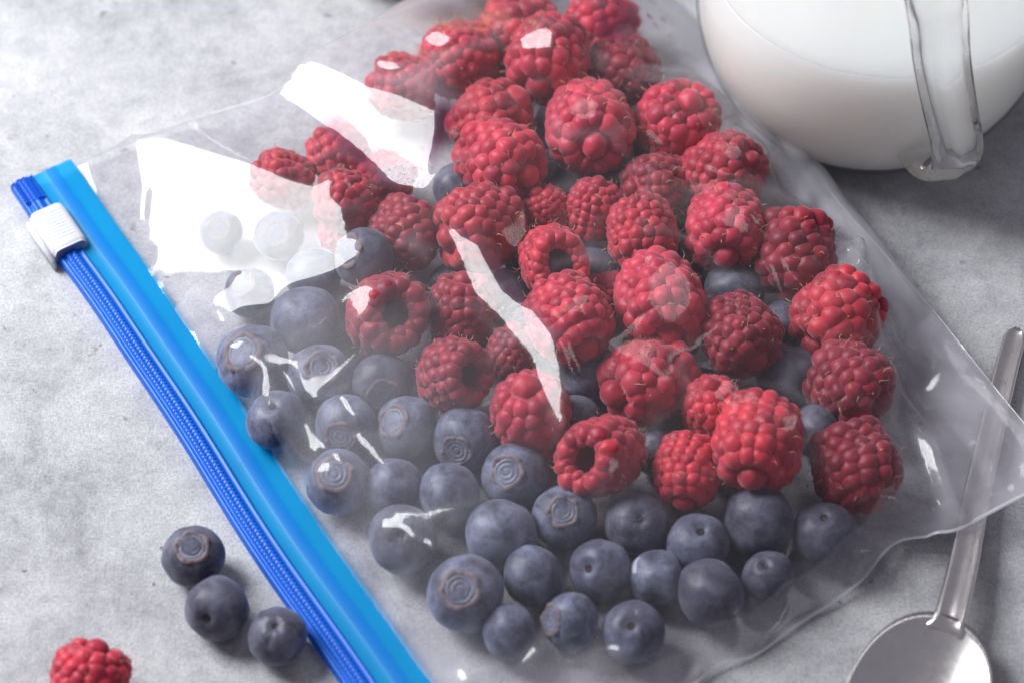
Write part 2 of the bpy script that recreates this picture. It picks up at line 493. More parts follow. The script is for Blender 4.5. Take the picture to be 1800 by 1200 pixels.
# blueberries: place, size, base height of centre, what shows (c calyx, s stem scar, n none), where it shows, label
BLUE = [
 (438, 514, 86, 7, 'c', 428, 495, 'blueberry half lost under the white glare, calyx up, left end of the bag'),
 (537, 562, 118, 8, 'n', 0, 0, 'large glossy blueberry with two white glints, upper left of the blueberries'),
 (445, 634, 122, 8, 'c', 428, 614, 'leftmost blueberry below the glare with a wide ringed calyx'),
 (563, 662, 112, 8, 'c', 572, 640, 'pale blueberry with a ringed calyx turned up, below the large glossy one'),
 (672, 674, 104, 8, 'c', 678, 698, 'pale blueberry right under the dark-holed raspberry'),
 (487, 738, 104, 8, 's', 480, 706, 'leftmost blueberry of its row with a brown stem scar, beside the blue zip'),
 (608, 748, 106, 8, 'c', 600, 770, 'pale blueberry with a tan ringed calyx facing the zip'),
 (715, 750, 106, 8, 'c', 686, 735, 'blueberry with its calyx on the left side, under the pink raspberry'),
 (818, 772, 112, 8, 'c', 800, 794, 'blueberry with a low calyx, under the pink raspberry on its right'),
 (595, 846, 110, 8, 'c', 590, 826, 'dim blueberry with a tan calyx touching the film beside the zip'),
 (692, 853, 98, 8, 'n', 0, 0, 'smooth blueberry with a pale streak, second in its row from the zip'),
 (790, 868, 110, 8, 'n', 0, 0, 'large smooth dusky blueberry, third in its row from the zip'),
 (905, 835, 114, 8, 'c', 887, 823, 'blueberry with a clear ringed calyx, left of the crushed raspberry'),
 (708, 947, 118, 8, 's', 705, 930, 'wrinkled blueberry with a dark stem pit nearest the zip band'),
 (880, 938, 122, 8, 'n', 0, 0, 'large plain pale blueberry in the middle of the blueberries'),
 (992, 908, 110, 8, 'c', 988, 892, 'blueberry with a neat ringed calyx just under the crushed raspberry'),
 (1118, 920, 108, 8, 's', 1122, 905, 'dark blueberry with a puckered stem scar, right of the neat calyx one'),
 (1228, 957, 108, 8, 's', 1228, 924, 'blueberry with a deep stem hole on top, lower right of the bag'),
 (1333, 915, 122, 8, 'n', 0, 0, 'large plain dark blueberry under the brightest red raspberry'),
 (1450, 937, 110, 8, 's', 1442, 899, 'rightmost blueberry of the front rows, below the darkest raspberry'),
 (818, 1042, 130, 8, 'c', 808, 1027, 'biggest blueberry with a wide tan five-sided calyx, bottom left of the pile'),
 (938, 1013, 106, 8, 'n', 0, 0, 'plain blueberry right of the biggest calyx one'),
 (1055, 1000, 106, 8, 's', 1027, 993, 'blueberry with a small round hole on its left side'),
 (1152, 1015, 96, 8, 't', 1126, 985, 'torn blueberry with a pale crescent cut at its upper left'),
 (1248, 1042, 118, 8, 'n', 0, 0, 'spotted dark blueberry right of the torn one'),
 (1350, 1012, 88, 7, 's', 1340, 985, 'smallest blueberry with a purplish skin and stem hole, at the lower right'),
 (895, 1110, 96, 7.5, 'n', 0, 0, 'bottom blueberry under the biggest one, left of the two white glints'),
 (1003, 1092, 102, 7.5, 'c', 958, 1085, 'blueberry seen from the side, right of the two white glints'),
 (1112, 1110, 106, 7.5, 's', 1105, 1090, 'lowest blueberry of the pile with a stem scar, at the bottom right'),
 (640, 452, 102, 17, 'c', 606, 440, 'lone dark blueberry among the upper raspberries beside the broken one'),
 (1385, 662, 112, 9, 'n', 0, 0, 'shadowed blueberry hidden below the bent raspberry'),
 (1437, 757, 92, 8, 'n', 0, 0, 'shadowed blueberry between the brightest raspberry and the rightmost ones'),
 (808, 332, 92, 9, 'n', 0, 0, 'shadowed blueberry left of the wide overlapping raspberry'),
 (1290, 512, 104, 10, 'n', 0, 0, 'shadowed blueberry between the largest raspberry and the wine-red one'),
 (1035, 652, 104, 9, 'n', 0, 0, 'misted blueberry behind the film right of the diagonal glare'),
 (388, 408, 74, 5, 'c', 388, 402, 'ghostly white-veiled blueberry, left of two under the left glare'),
 (490, 416, 84, 7, 'c', 490, 412, 'ghostly white-veiled blueberry, right of two under the left glare'),
 (552, 484, 96, 8, 'n', 0, 0, 'ghostly white-veiled blueberry with no calyx at the lower edge of the glare'),
]
LOOSE_B = [
 (340, 978, 112, 'c', 343, 952, 'loose blueberry on the table with a ringed calyx on top, outside the zip'),
 (381, 1068, 116, 's', 365, 1084, 'loose blueberry on the table with a round hole, middle of the three'),
 (488, 1118, 106, 's', 487, 1090, 'loose blueberry on the table with a puckered scar, against the blue zip'),
]
LOOSE_R = [(160, 1185, 156, 124, 75, 10, 'loose raspberry on the table at the bottom left corner, outside the bag')]

class Berry: pass
berries = []
for r_ in RASP:
    b = Berry(); b.kind = 'r'; b.px, b.py, b.w, b.h, b.z, b.ang, b.tilt, b.label = r_
    berries.append(b)
for r_ in BLUE:
    b = Berry(); b.kind = 'b'; b.px, b.py, b.w, b.z, b.show, b.sx, b.sy, b.label = r_
    b.h = b.w
    berries.append(b)
for b in berries:
    if b.kind == 'b': b.w *= 1.05; b.h *= 1.05
    b.p = at(b.px, b.py, b.z)
    b.r = 0.5 * (b.w * b.h) ** 0.5 / pxscale(b.p)
    if b.kind == 'r': b.z = 11.5 + (b.z - 11.5) * 0.6
    b.z = max(b.z, b.r * 0.97 + 0.8)
# settle: where two would pass through one another, the upper one rides higher (kept on its sight line)
for it in range(160):
    moved = False
    P = np.array([at(b.px, b.py, b.z) for b in berries])
    Rr = np.array([b.r for b in berries])
    for i in range(len(berries)):
        d = np.linalg.norm(P - P[i], axis=1)
        for j in np.nonzero(d < 0.81 * (Rr + Rr[i]))[0]:
            if j <= i: continue
            a, c = berries[i], berries[j]
            hi, lo = (a, c) if a.z >= c.z else (c, a)
            if hi.z < 21.5: hi.z += 0.25; moved = True
            if lo.z > lo.r + 1.0: lo.z -= 0.25; moved = True
    if not moved: break
for b in berries:
    b.p = at(b.px, b.py, b.z)
# filler blueberries added deep in the pile so that its gaps look dark
PILE = [(880, 150), (1060, 130), (1150, 200), (1230, 330), (1330, 470), (1400, 600), (1430, 760), (1380, 860), (1150, 860), (1000, 760), (880, 700), (740, 480), (750, 380), (860, 330)]
rf = random.Random(5)
def in_poly(x, y, P):
    r = False
    for (x1, y1), (x2, y2) in zip(P, P[1:] + P[:1]):
        if (y1 > y) != (y2 > y) and x < (x2 - x1) * (y - y1) / (y2 - y1) + x1: r = not r
    return r
deep = 0
for _ in range(9000):
    x, y = rf.uniform(450, 1570), rf.uniform(50, 1090)
    if not in_poly(x, y, PILE): continue
    r = rf.uniform(5.6, 7.4)
    z = r + 0.6
    p = at(x, y, z)
    if any(np.linalg.norm(p - b.p) < 0.93 * (r + b.r) for b in berries): continue
    if any(math.hypot(x - b.px, y - b.py) < 0.66 * b.r * pxscale(b.p) for b in berries): continue
    b = Berry(); b.kind = 'b'; b.px, b.py, b.z, b.show, b.sx, b.sy = x, y, z, 'n', 0, 0
    b.r = r; b.p = p; b.w = b.h = 2 * r * pxscale(p)
    b.label = 'shadowed blueberry deep in the pile, showing only through a gap'
    berries.append(b); deep += 1
    if deep >= 26: break
def visible(b):
    n = hit = 0
    for i in range(90):
        rr_ = math.sqrt((i + 0.5) / 90) * b.r * pxscale(b.p); a = i * 2.39996
        x, y = b.px + rr_ * math.cos(a), b.py + rr_ * math.sin(a)
        n += 1
        if not any(c is not b and c.p[2] > b.p[2] and math.hypot(x - c.px, y - c.py) < c.r * pxscale(c.p) for c in berries): hit += 1
    return hit / n
gaps = [b for b in berries if b.label.startswith('shadowed blueberry deep')]
for b in gaps:
    b.vis = visible(b)
berries = [b for b in berries if getattr(b, 'vis', 1) > 0.10]
GAP_NAMES = {
 (1048, 472): 'right of the hollow ring raspberry', (762, 476): 'above the dark-holed raspberry, beside the broken one',
 (1169, 434): 'right of the upright raspberry', (906, 368): 'left of the smallest raspberry',
 (1096, 305): 'below the round raspberry with the pale pink spot', (919, 574): 'just right of the diagonal glare at its middle',
 (1371, 573): 'left of the bent raspberry', (1111, 232): 'between the round pink-spotted raspberry and the jug-side one',
 (1016, 739): 'above the crushed hollow raspberry', (1320, 728): 'behind the top of the brightest red raspberry',
 (1263, 810): 'left of the brightest red raspberry, low down', (924, 445): 'left of the hollow ring raspberry',
 (1213, 321): 'left of the raspberry with a white fleck', (956, 299): 'right of the wide overlapping raspberry',
 (984, 221): 'left of the round raspberry with the pale pink spot', (1149, 795): 'right of the crushed hollow raspberry',
 (1209, 495): 'above the largest raspberry on its right', (1232, 682): 'above the small raspberry behind the bright one',
 (1226, 387): 'left of the lower contact-spot raspberry', (893, 511): 'under the middle of the diagonal glare',
 (1021, 138): 'right of the raspberry with the large glare spot'}
for b in berries:
    if hasattr(b, 'vis'):
        k = min(GAP_NAMES, key=lambda q: math.hypot(q[0] - b.px, q[1] - b.py))
        b.label = 'shadowed filler blueberry added in the gap ' + GAP_NAMES.pop(k)

# ------------------------------------------------------------------ bag outline (on the table)
HV = np.array([0, -math.cos(ELEV), math.sin(ELEV)]) + LDIR
HV /= np.linalg.norm(HV)
GX, GY = -HV[0] / HV[2], -HV[1] / HV[2]          # slope at which the film mirrors the window
def mirror_slope(P, L):
    """slope at which a film at P shows the lamp at L to the camera"""
    a = (CAMPOS - P) / np.linalg.norm(CAMPOS - P); b = (L - P) / np.linalg.norm(L - P)
    h = a + b
    return -h[0] / h[2], -h[1] / h[2]
GX, GY = mirror_slope(at(620, 220, 18), LPOS)
P1Z = 25.0
P1A = at(745, 345, P1Z)
def on_p1(px, py):
    """height of the upper creased flat above a place in the photograph"""
    z = P1Z
    for _ in range(12):
        q = at(px, py, z); z = 0.5 * z + 0.5 * (P1Z + GX * (q[0] - P1A[0]) + GY * (q[1] - P1A[1]))
    return z
zipA, zipB = at(20, 335, 1), at(785, 1476, 1)
EDGE_AD = smoothpoly(catmull([at(*q) for q in [(20, 335, 1), (130, 288, 2.4), (245, 247, 2.2), (350, 206, 4), (480, 164, on_p1(480, 164)), (540, 99, on_p1(540, 99)), (620, 55, on_p1(540, 99) * 0.85), (700, 8, 12), (800, -60, 4), (1000, -215, 1)]], 12), 200)
EDGE_DC = smoothpoly(catmull([at(*q) for q in [(1000, -215, 1), (1100, -105, 1), (1190, 0, 1), (1290, 112, 1.5), (1460, 338, 2), (1540, 430, 3), (1640, 545, 4), (1755, 688, 7), (1840, 790, 8)]], 12), 200)
EDGE_BC = smoothpoly(catmull([at(*q) for q in [(785, 1476, 1), (980, 1345, 1), (1120, 1262, 1), (1215, 1203, 1.5), (1265, 1168, 1.5), (1330, 1148, 1), (1400, 1098, 1), (1500, 1032, 2), (1552, 972, 4), (1585, 948, 4), (1640, 940, 5.5), (1685, 928, 7.5), (1790, 874, 8), (1850, 845, 8)]], 12), 200)
EDGE_BC[-1] = EDGE_DC[-1]
EDGE_AB = smoothpoly([zipA, zipB], 200)
NU, NV = 300, 260      # u along the zip (A->B), v away from it (A->D)

def coons():
    u = np.linspace(0, 1, NU)[:, None, None]; v = np.linspace(0, 1, NV)[None, :, None]
    f = lambda E, n: smoothpoly(E, n)
    c0 = f(EDGE_AB, NU)[:, None, :]; c1 = f(EDGE_DC, NU)[:, None, :]
    d0 = f(EDGE_AD, NV)[None, :, :]; d1 = f(EDGE_BC, NV)[None, :, :]
    A, B, D, Cc = EDGE_AB[0], EDGE_AB[-1], EDGE_DC[0], EDGE_DC[-1]
    return ((1 - v) * c0 + v * c1 + (1 - u) * d0 + u * d1
            - ((1 - u) * (1 - v) * A + u * (1 - v) * B + (1 - u) * v * D + u * v * Cc))
GRID = coons()                                   # NU x NV x 3
ZD = (zipB - zipA); ZLEN = np.linalg.norm(ZD); ZD = ZD / ZLEN     # along the zip
ZN = np.array([-ZD[1], ZD[0], 0.0])              # across it, into the bag
if ZN[0] < 0: ZN = -ZN
BAND = 17.5                                      # width of the blue band, mm

# ------------------------------------------------------------------ spoon line (needed for the film that rides over it)
SPOON_PX = [(1788, 578, 2.0), (1768, 650, 2.6), (1742, 760, 3.2), (1715, 880, 4.2), (1694, 990, 6.0), (1674, 1070, 7.2), (1664, 1105, 6.4), (1657, 1126, 2.4)]
SPOON_C = catmull([at(*q) for q in SPOON_PX], 10)

# ------------------------------------------------------------------ film height
H = 0.8
allxy = GRID.reshape(-1, 3)
X0, Y0 = allxy[:, 0].min() - 4, allxy[:, 1].min() - 4
X1, Y1 = allxy[:, 0].max() + 4, allxy[:, 1].max() + 4
def inside(poly, X, Y):
    r = np.zeros(X.shape, bool); n = len(poly)
    for i in range(n):
        x1, y1 = poly[i][:2]; x2, y2 = poly[(i + 1) % n][:2]
        c = ((y1 > Y) != (y2 > Y)) & (X < (x2 - x1) * (Y - y1) / ((y2 - y1) + 1e-12) + x1)
        r ^= c
    return r
HV2 = np.array([0, -math.cos(ELEV), math.sin(ELEV)]) + L2DIR; HV2 /= np.linalg.norm(HV2)
G2X, G2Y = -HV2[0] / HV2[2] + 0.0, -HV2[1] / HV2[2]
def ell(cx, cy, a, b, rot=0, n=18):
    c, s = math.cos(math.radians(rot)), math.sin(math.radians(rot))
    return [(cx + a * math.cos(t) * c - b * math.sin(t) * s, cy + a * math.cos(t) * s + b * math.sin(t) * c) for t in np.linspace(0, 2 * math.pi, n, endpoint=False)]
FACETS = [
 ([(150, 285), (238, 250), (256, 330), (248, 390), (226, 462), (270, 490), (385, 535), (330, 560), (262, 520), (190, 400)], 6, 2.0),  # creased flats of the film: outline, height there, slope factor
 ([(482, 160), (540, 100), (640, 150), (768, 195), (772, 215), (745, 345), (690, 330), (600, 240), (555, 215)], 17, 1.0),
 ([(245, 245), (300, 255), (430, 315), (560, 385), (605, 420), (625, 500), (590, 515), (510, 515), (480, 545), (385, 525), (270, 480), (230, 465), (255, 380), (262, 330)], 13, 1.0),
 ([(785, 393), (830, 430), (880, 505), (975, 598), (980, 640), (1000, 785), (960, 700), (930, 620), (880, 555), (835, 515), (812, 450)], 31, 1.0),
 ([(1588, 590), (1642, 548), (1672, 565), (1608, 612)], 8, 1.0),
 ([(1590, 690), (1640, 650), (1765, 680), (1640, 712)], 10, 1.0),
 ([(1596, 745), (1640, 775), (1690, 928), (1640, 890)], 8, 1.0),
 ([(1472, 485), (1484, 450), (1514, 428), (1522, 472)], 12, 1.0),
 ([(320, 600), (345, 600), (425, 715), (520, 850), (556, 915), (530, 915), (450, 800), (380, 700)], 6, 1.0),
 ([(556, 905), (610, 925), (705, 1002), (650, 992), (595, 950)], 7, 1.0),
 ([(905, 1174), (920, 1145), (940, 1130), (955, 1142), (930, 1165)], 8, 1.0),
 ([(795, 1165), (832, 1200), (802, 1205)], 4, 1.0),
 ([(1202, 1200), (1214, 1168), (1235, 1180)], 3, 1.0),
 ([(132, 292), (150, 282), (165, 332), (145, 346)], 4, 1.0),
 (ell(945, 70, 32, 18, -20), 31, 1.0), (ell(768, 71, 25, 16, -10), 23, 1.0), (ell(682, 119, 24, 10, 5), 18, 1.0),
 (ell(640, 524, 14, 20, 20), 24, 1.0), (ell(1027, 190, 24, 27), 34, 0.55), (ell(1180, 510, 38, 44), 37, 0.55),
 (ell(996, 534, 33, 18, 5), 33, 0.55), (ell(1290, 266, 20, 18), 32, 0.55), (ell(1292, 378, 22, 24), 34, 0.55),
 (ell(1493, 514, 13, 14), 27, 0.55), (ell(1385, 745, 24, 20), 34, 0.5),
]
LQ = np.array(LROT.to_matrix()); L2Q = np.array(L2ROT.to_matrix())
def mirrors(gx, gy, X, Y, Z, grow=1.12, lamp=1):
    """where a film of this slope would show the window to the camera"""
    N = np.stack([-gx, -gy, np.ones_like(gx)], -1); N /= np.linalg.norm(N, axis=-1, keepdims=True)
    P = np.stack([X, Y, Z], -1)
    I = P - CAMPOS; I /= np.linalg.norm(I, axis=-1, keepdims=True)
    Rf = I - 2 * np.sum(I * N, -1, keepdims=True) * N
    pos, Q, sx, sy = (LPOS, LQ, LSX, LSY) if lamp == 1 else (L2POS, L2Q, L2S, L2S)
    ln = Q[:, 2]
    t = ((pos - P) @ ln) / (Rf @ ln + 1e-9)
    hit = P + Rf * t[..., None] - pos
    return (t > 0) & (np.abs(hit @ Q[:, 0]) < sx / 2 * grow) & (np.abs(hit @ Q[:, 1]) < sy / 2 * grow)
RIDGES = [  # folds of the film: line, height there, half width, slope
 ([(1420, 330), (1520, 470), (1620, 590), (1760, 740)], 3, 4.0, 0.30),
 ([(1560, 520), (1640, 600), (1720, 720)], 3, 2.5, -0.35),
 ([(1540, 600), (1680, 680), (1790, 700)], 4, 3.0, 0.35),
 ([(1580, 740), (1640, 850), (1690, 930)], 4, 2.5, 0.45),
 ([(1600, 700), (1680, 790), (1740, 880)], 4, 3.0, -0.30),
 ([(1240, 150), (1330, 300), (1420, 390)], 5, 3.0, 0.30),
 ([(1340, 250), (1400, 330), (1480, 440)], 4, 2.5, 0.35),
 ([(1450, 980), (1530, 970), (1590, 950)], 3, 3.0, 0.35),
 ([(900, 1170), (1000, 1190), (1100, 1180)], 4, 3.0, 0.30),
 ([(600, 930), (680, 1020), (760, 1130), (820, 1200)], 5, 4.0, 0.25),
 ([(480, 700), (560, 830), (640, 930)], 8, 3.0, 0.25),
 ([(200, 300), (260, 420), (330, 560)], 5, 3.0, 0.20),
 ([(860, 420), (900, 480), (960, 560), (1010, 680)], 31, 3.0, 0.35),
 ([(1200, 640), (1300, 680), (1420, 720)], 30, 3.0, 0.2),
]
def film_solve():
    z = None; zprev = None; hprev = 1.0
    for h, iters in ((6.4, 2000), (3.2, 1500), (1.6, 700), (0.8, 560)):
        nx, ny = int((X1 - X0) / h) + 1, int((Y1 - Y0) / h) + 1
        xs, ys = X0 + np.arange(nx) * h, Y0 + np.arange(ny) * h
        X, Y = np.meshgrid(xs, ys)
        poly = np.concatenate([EDGE_AB[:-1], EDGE_BC[:-1], EDGE_DC[::-1][:-1], EDGE_AD[::-1][:-1]])
        ins = inside(poly[::4], X, Y)
        dz = (X - zipA[0]) * ZN[0] + (Y - zipA[1]) * ZN[1]
        zipm = dz < BAND - 0.5
        obs = np.full(X.shape, 1.0)
        for b in berries:
            d2 = (X - b.p[0]) ** 2 + (Y - b.p[1]) ** 2
            rr = b.r * (1.16 if b.kind == 'r' else 1.03)
            m = d2 < rr * rr
            obs[m] = np.maximum(obs[m], b.p[2] + np.sqrt(rr * rr - d2[m]) + 0.5)
        # trapped air holds the film up over the blueberries: steep by the zip, then nearly level
        sa = (X - zipA[0]) * ZD[0] + (Y - zipA[1]) * ZD[1]
        dbc = np.full(X.shape, 1e9)
        for q in EDGE_BC[::6]: dbc = np.minimum(dbc, np.hypot(X - q[0], Y - q[1]))
        fade = np.clip((sa - AIR[0]) / AIR[1], 0, 1) * np.clip((dbc - 6) / AIR[2], 0, 1) * np.clip((85 - (dz - BAND)) / 25, 0, 1)
        dd = dz - BAND + 0.5
        hard = obs.copy()
        kn = AIR[4] + 2.2 * np.sin(sa * 0.11) + 1.4 * np.sin(sa * 0.31 + 1)
        air = np.where(dd < kn, 2.6 + 1.5 * dd, 2.6 + 1.5 * kn + 0.12 * (dd - kn))
        air = np.minimum(air, AIR[3]) * fade
        obs = np.where(ins & (dd > 0), np.maximum(obs, air), obs)
        for q in SPOON_C[::2]:
            d2 = (X - q[0]) ** 2 + (Y - q[1]) ** 2
            m = d2 < 5.0 ** 2
            obs[m] = np.maximum(obs[m], q[2] + 2.2); hard[m] = np.maximum(hard[m], q[2] + 2.2)
        gx = np.zeros(X.shape); gy = np.zeros(X.shape); w = np.ones(X.shape)
        # soft creases everywhere: slow random slopes, stronger on the empty right side
        for k in range(16):
            a = rng2[k, 0] * math.pi; fx, fy = math.cos(a) * rng2[k, 1], math.sin(a) * rng2[k, 1]
            s = np.sin(X * fx + Y * fy + rng2[k, 2] * 6.28)
            amp = (0.05 + 0.07 * np.clip((dd - 95) / 30, 0, 1)) * np.sign(s) * np.abs(s) ** 0.5
            gx += amp * math.cos(a); gy += amp * math.sin(a)
        for poly_px, zz, k in FACETS:
            Q = []
            for p in poly_px:
                zq = zz if zz != 17 else on_p1(p[0], p[1])
                if zprev is not None and zz not in (17, 13):
                    for _ in range(5):
                        q = at(p[0], p[1], zq)
                        zq = 0.5 * zq + 0.5 * float(zprev[min(max(int((q[1] - Y0) / hprev), 0), zprev.shape[0] - 1), min(max(int((q[0] - X0) / hprev), 0), zprev.shape[1] - 1)])
                Q.append(at(p[0], p[1], zq))
            m = inside(Q, X, Y)
            gx[m], gy[m] = (0.95, 0.25) if k > 1.5 else (GX, GY) if zz == 17 else mirror_slope(np.mean(Q, axis=0), LPOS if k > 0.9 else L2POS)
            w[m] = 60.0 if k < 1.5 else 20.0
        facet = w > 2
        for line, zz, hw, sl in RIDGES:
            Q = [at(p[0], p[1], zz) for p in line]
            for a_, b_ in zip(Q[:-1], Q[1:]):
                L = np.linalg.norm((b_ - a_)[:2]); d_ = (b_ - a_)[:2] / L
                tt = (X - a_[0]) * d_[0] + (Y - a_[1]) * d_[1]
                ss = -(X - a_[0]) * d_[1] + (Y - a_[1]) * d_[0]
                m = (tt > 0) & (tt < L) & (np.abs(ss) < hw) & ~facet
                sg = -np.sign(ss[m]) * sl
                gx[m] += -d_[1] * sg; gy[m] += d_[0] * sg
                w[m] = np.maximum(w[m], 8.0 if h < 4 else 2.0)
        stripe = np.sin((X * ZN[0] + Y * ZN[1]) * 0.42 + 1.5 * np.sin((X * ZD[0] + Y * ZD[1]) * 0.05)) > 0.8
        pleat = np.where(np.sin((X * ZD[0] + Y * ZD[1]) * 0.17 + 1.8 * np.sin((X * ZN[0] + Y * ZN[1]) * 0.09 + 1.0) + 0.9 * np.sin(X * 0.13 + Y * 0.21)) > 0.0, 1.0, -1.0)
        if z is None: z = np.maximum(obs, 1.0)
        else:
            ys0 = np.clip((Y - Y0) / (h * 2), 0, z.shape[0] - 1.001); xs0 = np.clip((X - X0) / (h * 2), 0, z.shape[1] - 1.001)
            j, i = ys0.astype(int), xs0.astype(int); fy, fx = ys0 - j, xs0 - i
            z = (z[j, i] * (1 - fx) * (1 - fy) + z[j, i + 1] * fx * (1 - fy) + z[j + 1, i] * (1 - fx) * fy + z[j + 1, i + 1] * fx * fy)
        def setup():
          wr = 0.5 * (w[:, 1:] + w[:, :-1]); gr = 0.5 * (gx[:, 1:] + gx[:, :-1]) * h
          wu = 0.5 * (w[1:, :] + w[:-1, :]); gu = 0.5 * (gy[1:, :] + gy[:-1, :]) * h
          den = np.zeros(X.shape)
          den[:, :-1] += wr; den[:, 1:] += wr; den[:-1, :] += wu; den[1:, :] += wu
          src = np.zeros(X.shape)
          src[:, :-1] -= wr * gr; src[:, 1:] += wr * gr; src[:-1, :] -= wu * gu; src[1:, :] += wu * gu
          src += PRESS * h * h
          return wr, gr, wu, gu, den, src
        wr, gr, wu, gu, den, src = setup()
        fixed = (~ins) | zipm
        zf = np.where(zipm, 2.6, 1.0)
        best = np.full(X.shape, 1e9)
        for E in (EDGE_AD, EDGE_DC, EDGE_BC):
            for q in E[::3]:
                d2 = (X - q[0]) ** 2 + (Y - q[1]) ** 2
                m = (d2 < best) & ~zipm
                best[m] = d2[m]; zf[m] = q[2]
        for it in range(iters):
            if h < 2 and it % (90 if h > 1 else 50) == 40 and it < (420 if h > 1 else 470):
                dyz, dxz = np.gradient(z, h)
                mm = mirrors(dxz, dyz, X, Y, z) & ~facet & ins & (dd < 112)
                obs[mm] = hard[mm]
                m2 = mirrors(dxz, dyz, X, Y, z, 1.1, 2) & ~facet & ins
                gx[m2] = G2X + np.where(dxz[m2] > G2X, 0.16, -0.16); gy[m2] = dyz[m2]; w[m2] = 6.0
                if PLEATS is False or (h > 1 and it < 200):
                    k = np.where(stripe, 0.45, 0.45)
                    gx[mm] = dxz[mm] * k[mm]; gy[mm] = dyz[mm] * k[mm]; w[mm] = 7.0 if h > 1 else 22.0
                else:
                    gx[mm] = dxz[mm]; gy[mm] = GY + pleat[mm] * 0.45; w[mm] = 16.0
                wr, gr, wu, gu, den, src = setup()
            acc = src.copy()
            acc[:, :-1] += wr * z[:, 1:]; acc[:, 1:] += wr * z[:, :-1]
            acc[:-1, :] += wu * z[1:, :]; acc[1:, :] += wu * z[:-1, :]
            z = 0.15 * z + 0.85 * acc / den
            z = np.maximum(z, obs)
            z[fixed] = zf[fixed]
        zprev, hprev = z.copy(), h
    # slight smoothing
    for it in range(2):
        zs = z.copy()
        zs[1:-1, 1:-1] = 0.5 * z[1:-1, 1:-1] + 0.125 * (z[2:, 1:-1] + z[:-2, 1:-1] + z[1:-1, 2:] + z[1:-1, :-2])
        z = zs
    return xs, ys, z
PRESS = 0.0025
PLEATS = False
AIR = (80, 14, 45, 25.0, 12.5)       # trapped air: start and ramp along the zip, run-out, cap, knee
rng2 = np.random.default_rng(11).random((16, 3)); rng2[:, 1] = 0.08 + 0.22 * rng2[:, 1]
FX, FY, FZ = film_solve()
def film_z(x, y):
    h = FX[1] - FX[0]
    a = np.clip((np.asarray(x) - FX[0]) / h, 0, len(FX) - 1.001); c = np.clip((np.asarray(y) - FY[0]) / h, 0, len(FY) - 1.001)
    i, j = a.astype(int), c.astype(int); fx, fy = a - i, c - j
    return FZ[j, i] * (1 - fx) * (1 - fy) + FZ[j, i + 1] * fx * (1 - fy) + FZ[j + 1, i] * (1 - fx) * fy + FZ[j + 1, i + 1] * fx * fy

# ------------------------------------------------------------------ bag
bag = thing('zip_bag', 'clear plastic zip bag with a blue zip, filled with raspberries and blueberries', 'plastic bag', (zipA + zipB) / 2 * np.array([1, 1, 0]))
BAGO = np.array((zipA + zipB) / 2 * np.array([1, 1, 0]))
def bagpart(name, V, F, mat, parent=None, smooth=True):
    o = mesh_obj(name, np.asarray(V) - BAGO, F, mat, parent or bag, smooth)
    return o
def grid_faces(nu, nv):
    return [(i * nv + j, (i + 1) * nv + j, (i + 1) * nv + j + 1, i * nv + j + 1) for i in range(nu - 1) for j in range(nv - 1)]
G = GRID.copy()
G[:, :, 2] = film_z(G[:, :, 0], G[:, :, 1])
edge = np.zeros(G.shape[:2]); edge[0, :] = edge[-1, :] = edge[:, -1] = 1
G[:, :, 2] = np.where(edge > 0, np.maximum(1.0, GRID[:, :, 2]), G[:, :, 2])
dzg = (G[:, :, 0] - zipA[0]) * ZN[0] + (G[:, :, 1] - zipA[1]) * ZN[1]
j0 = int(np.argmax(dzg[NU // 2] > BAND - 1.5))
Gf = G[:, j0:, :]
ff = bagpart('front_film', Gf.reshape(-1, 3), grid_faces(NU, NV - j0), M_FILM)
# condensation and pale reflections painted as milky haze where no berry touches the film
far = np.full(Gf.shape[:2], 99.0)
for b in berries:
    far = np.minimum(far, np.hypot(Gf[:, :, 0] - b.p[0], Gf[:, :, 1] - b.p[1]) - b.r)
mist_glare_v = np.clip((far + 1.0) / 12.0, 0, 1) ** 1.3
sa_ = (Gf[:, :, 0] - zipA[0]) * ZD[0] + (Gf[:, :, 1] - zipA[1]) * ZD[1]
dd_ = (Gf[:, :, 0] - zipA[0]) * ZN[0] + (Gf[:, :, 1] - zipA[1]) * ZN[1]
mist_glare_v = np.maximum(mist_glare_v, 0.45 * np.exp(-((sa_ - 120) / 45) ** 2 - ((dd_ - 30) / 26) ** 2))
mist_glare_v *= np.where(sa_ < 60, np.clip((dd_ - 40) / 60, 0.10, 1), 1)
at_mist_glare = ff.data.attributes.new('fog', 'FLOAT', 'POINT')
at_mist_glare.data.foreach_set('value', mist_glare_v.reshape(-1).astype(np.float32))
# juice smeared on the inside of the film
def stain(poly_px, zz, name, mat, soft=3.0):
    Q = np.array([at(p[0], p[1], zz)[:2] for p in poly_px])
    X, Y = Gf[:, :, 0], Gf[:, :, 1]
    ins = inside(Q, X, Y)
    dist = np.full(X.shape, 1e9)
    for a, b in zip(Q, np.roll(Q, -1, axis=0)):
        e = b - a; t_ = np.clip(((X - a[0]) * e[0] + (Y - a[1]) * e[1]) / (e @ e), 0, 1)
        dist = np.minimum(dist, np.hypot(X - a[0] - t_ * e[0], Y - a[1] - t_ * e[1]))
    sd = np.where(ins, dist, -dist)
    m = sd > -soft
    ii = {}; V = []; F = []; A = []
    for i, j in zip(*np.nonzero(m[:-1, :-1] & m[1:, :-1] & m[:-1, 1:] & m[1:, 1:])):
        f = []
        for q in ((i, j), (i + 1, j), (i + 1, j + 1), (i, j + 1)):
            if q not in ii:
                ii[q] = len(V); V.append(Gf[q] - np.array([0, 0, 0.25])); A.append(min(1.0, max(0.0, (sd[q] + soft * 0.6) / (soft * 1.2))))
            f.append(ii[q])
        F.append(f)
    if F:
        o = bagpart(name, V, F, mat)
        at_ = o.data.attributes.new('wet', 'FLOAT', 'POINT'); at_.data.foreach_set('value', np.array(A, np.float32))
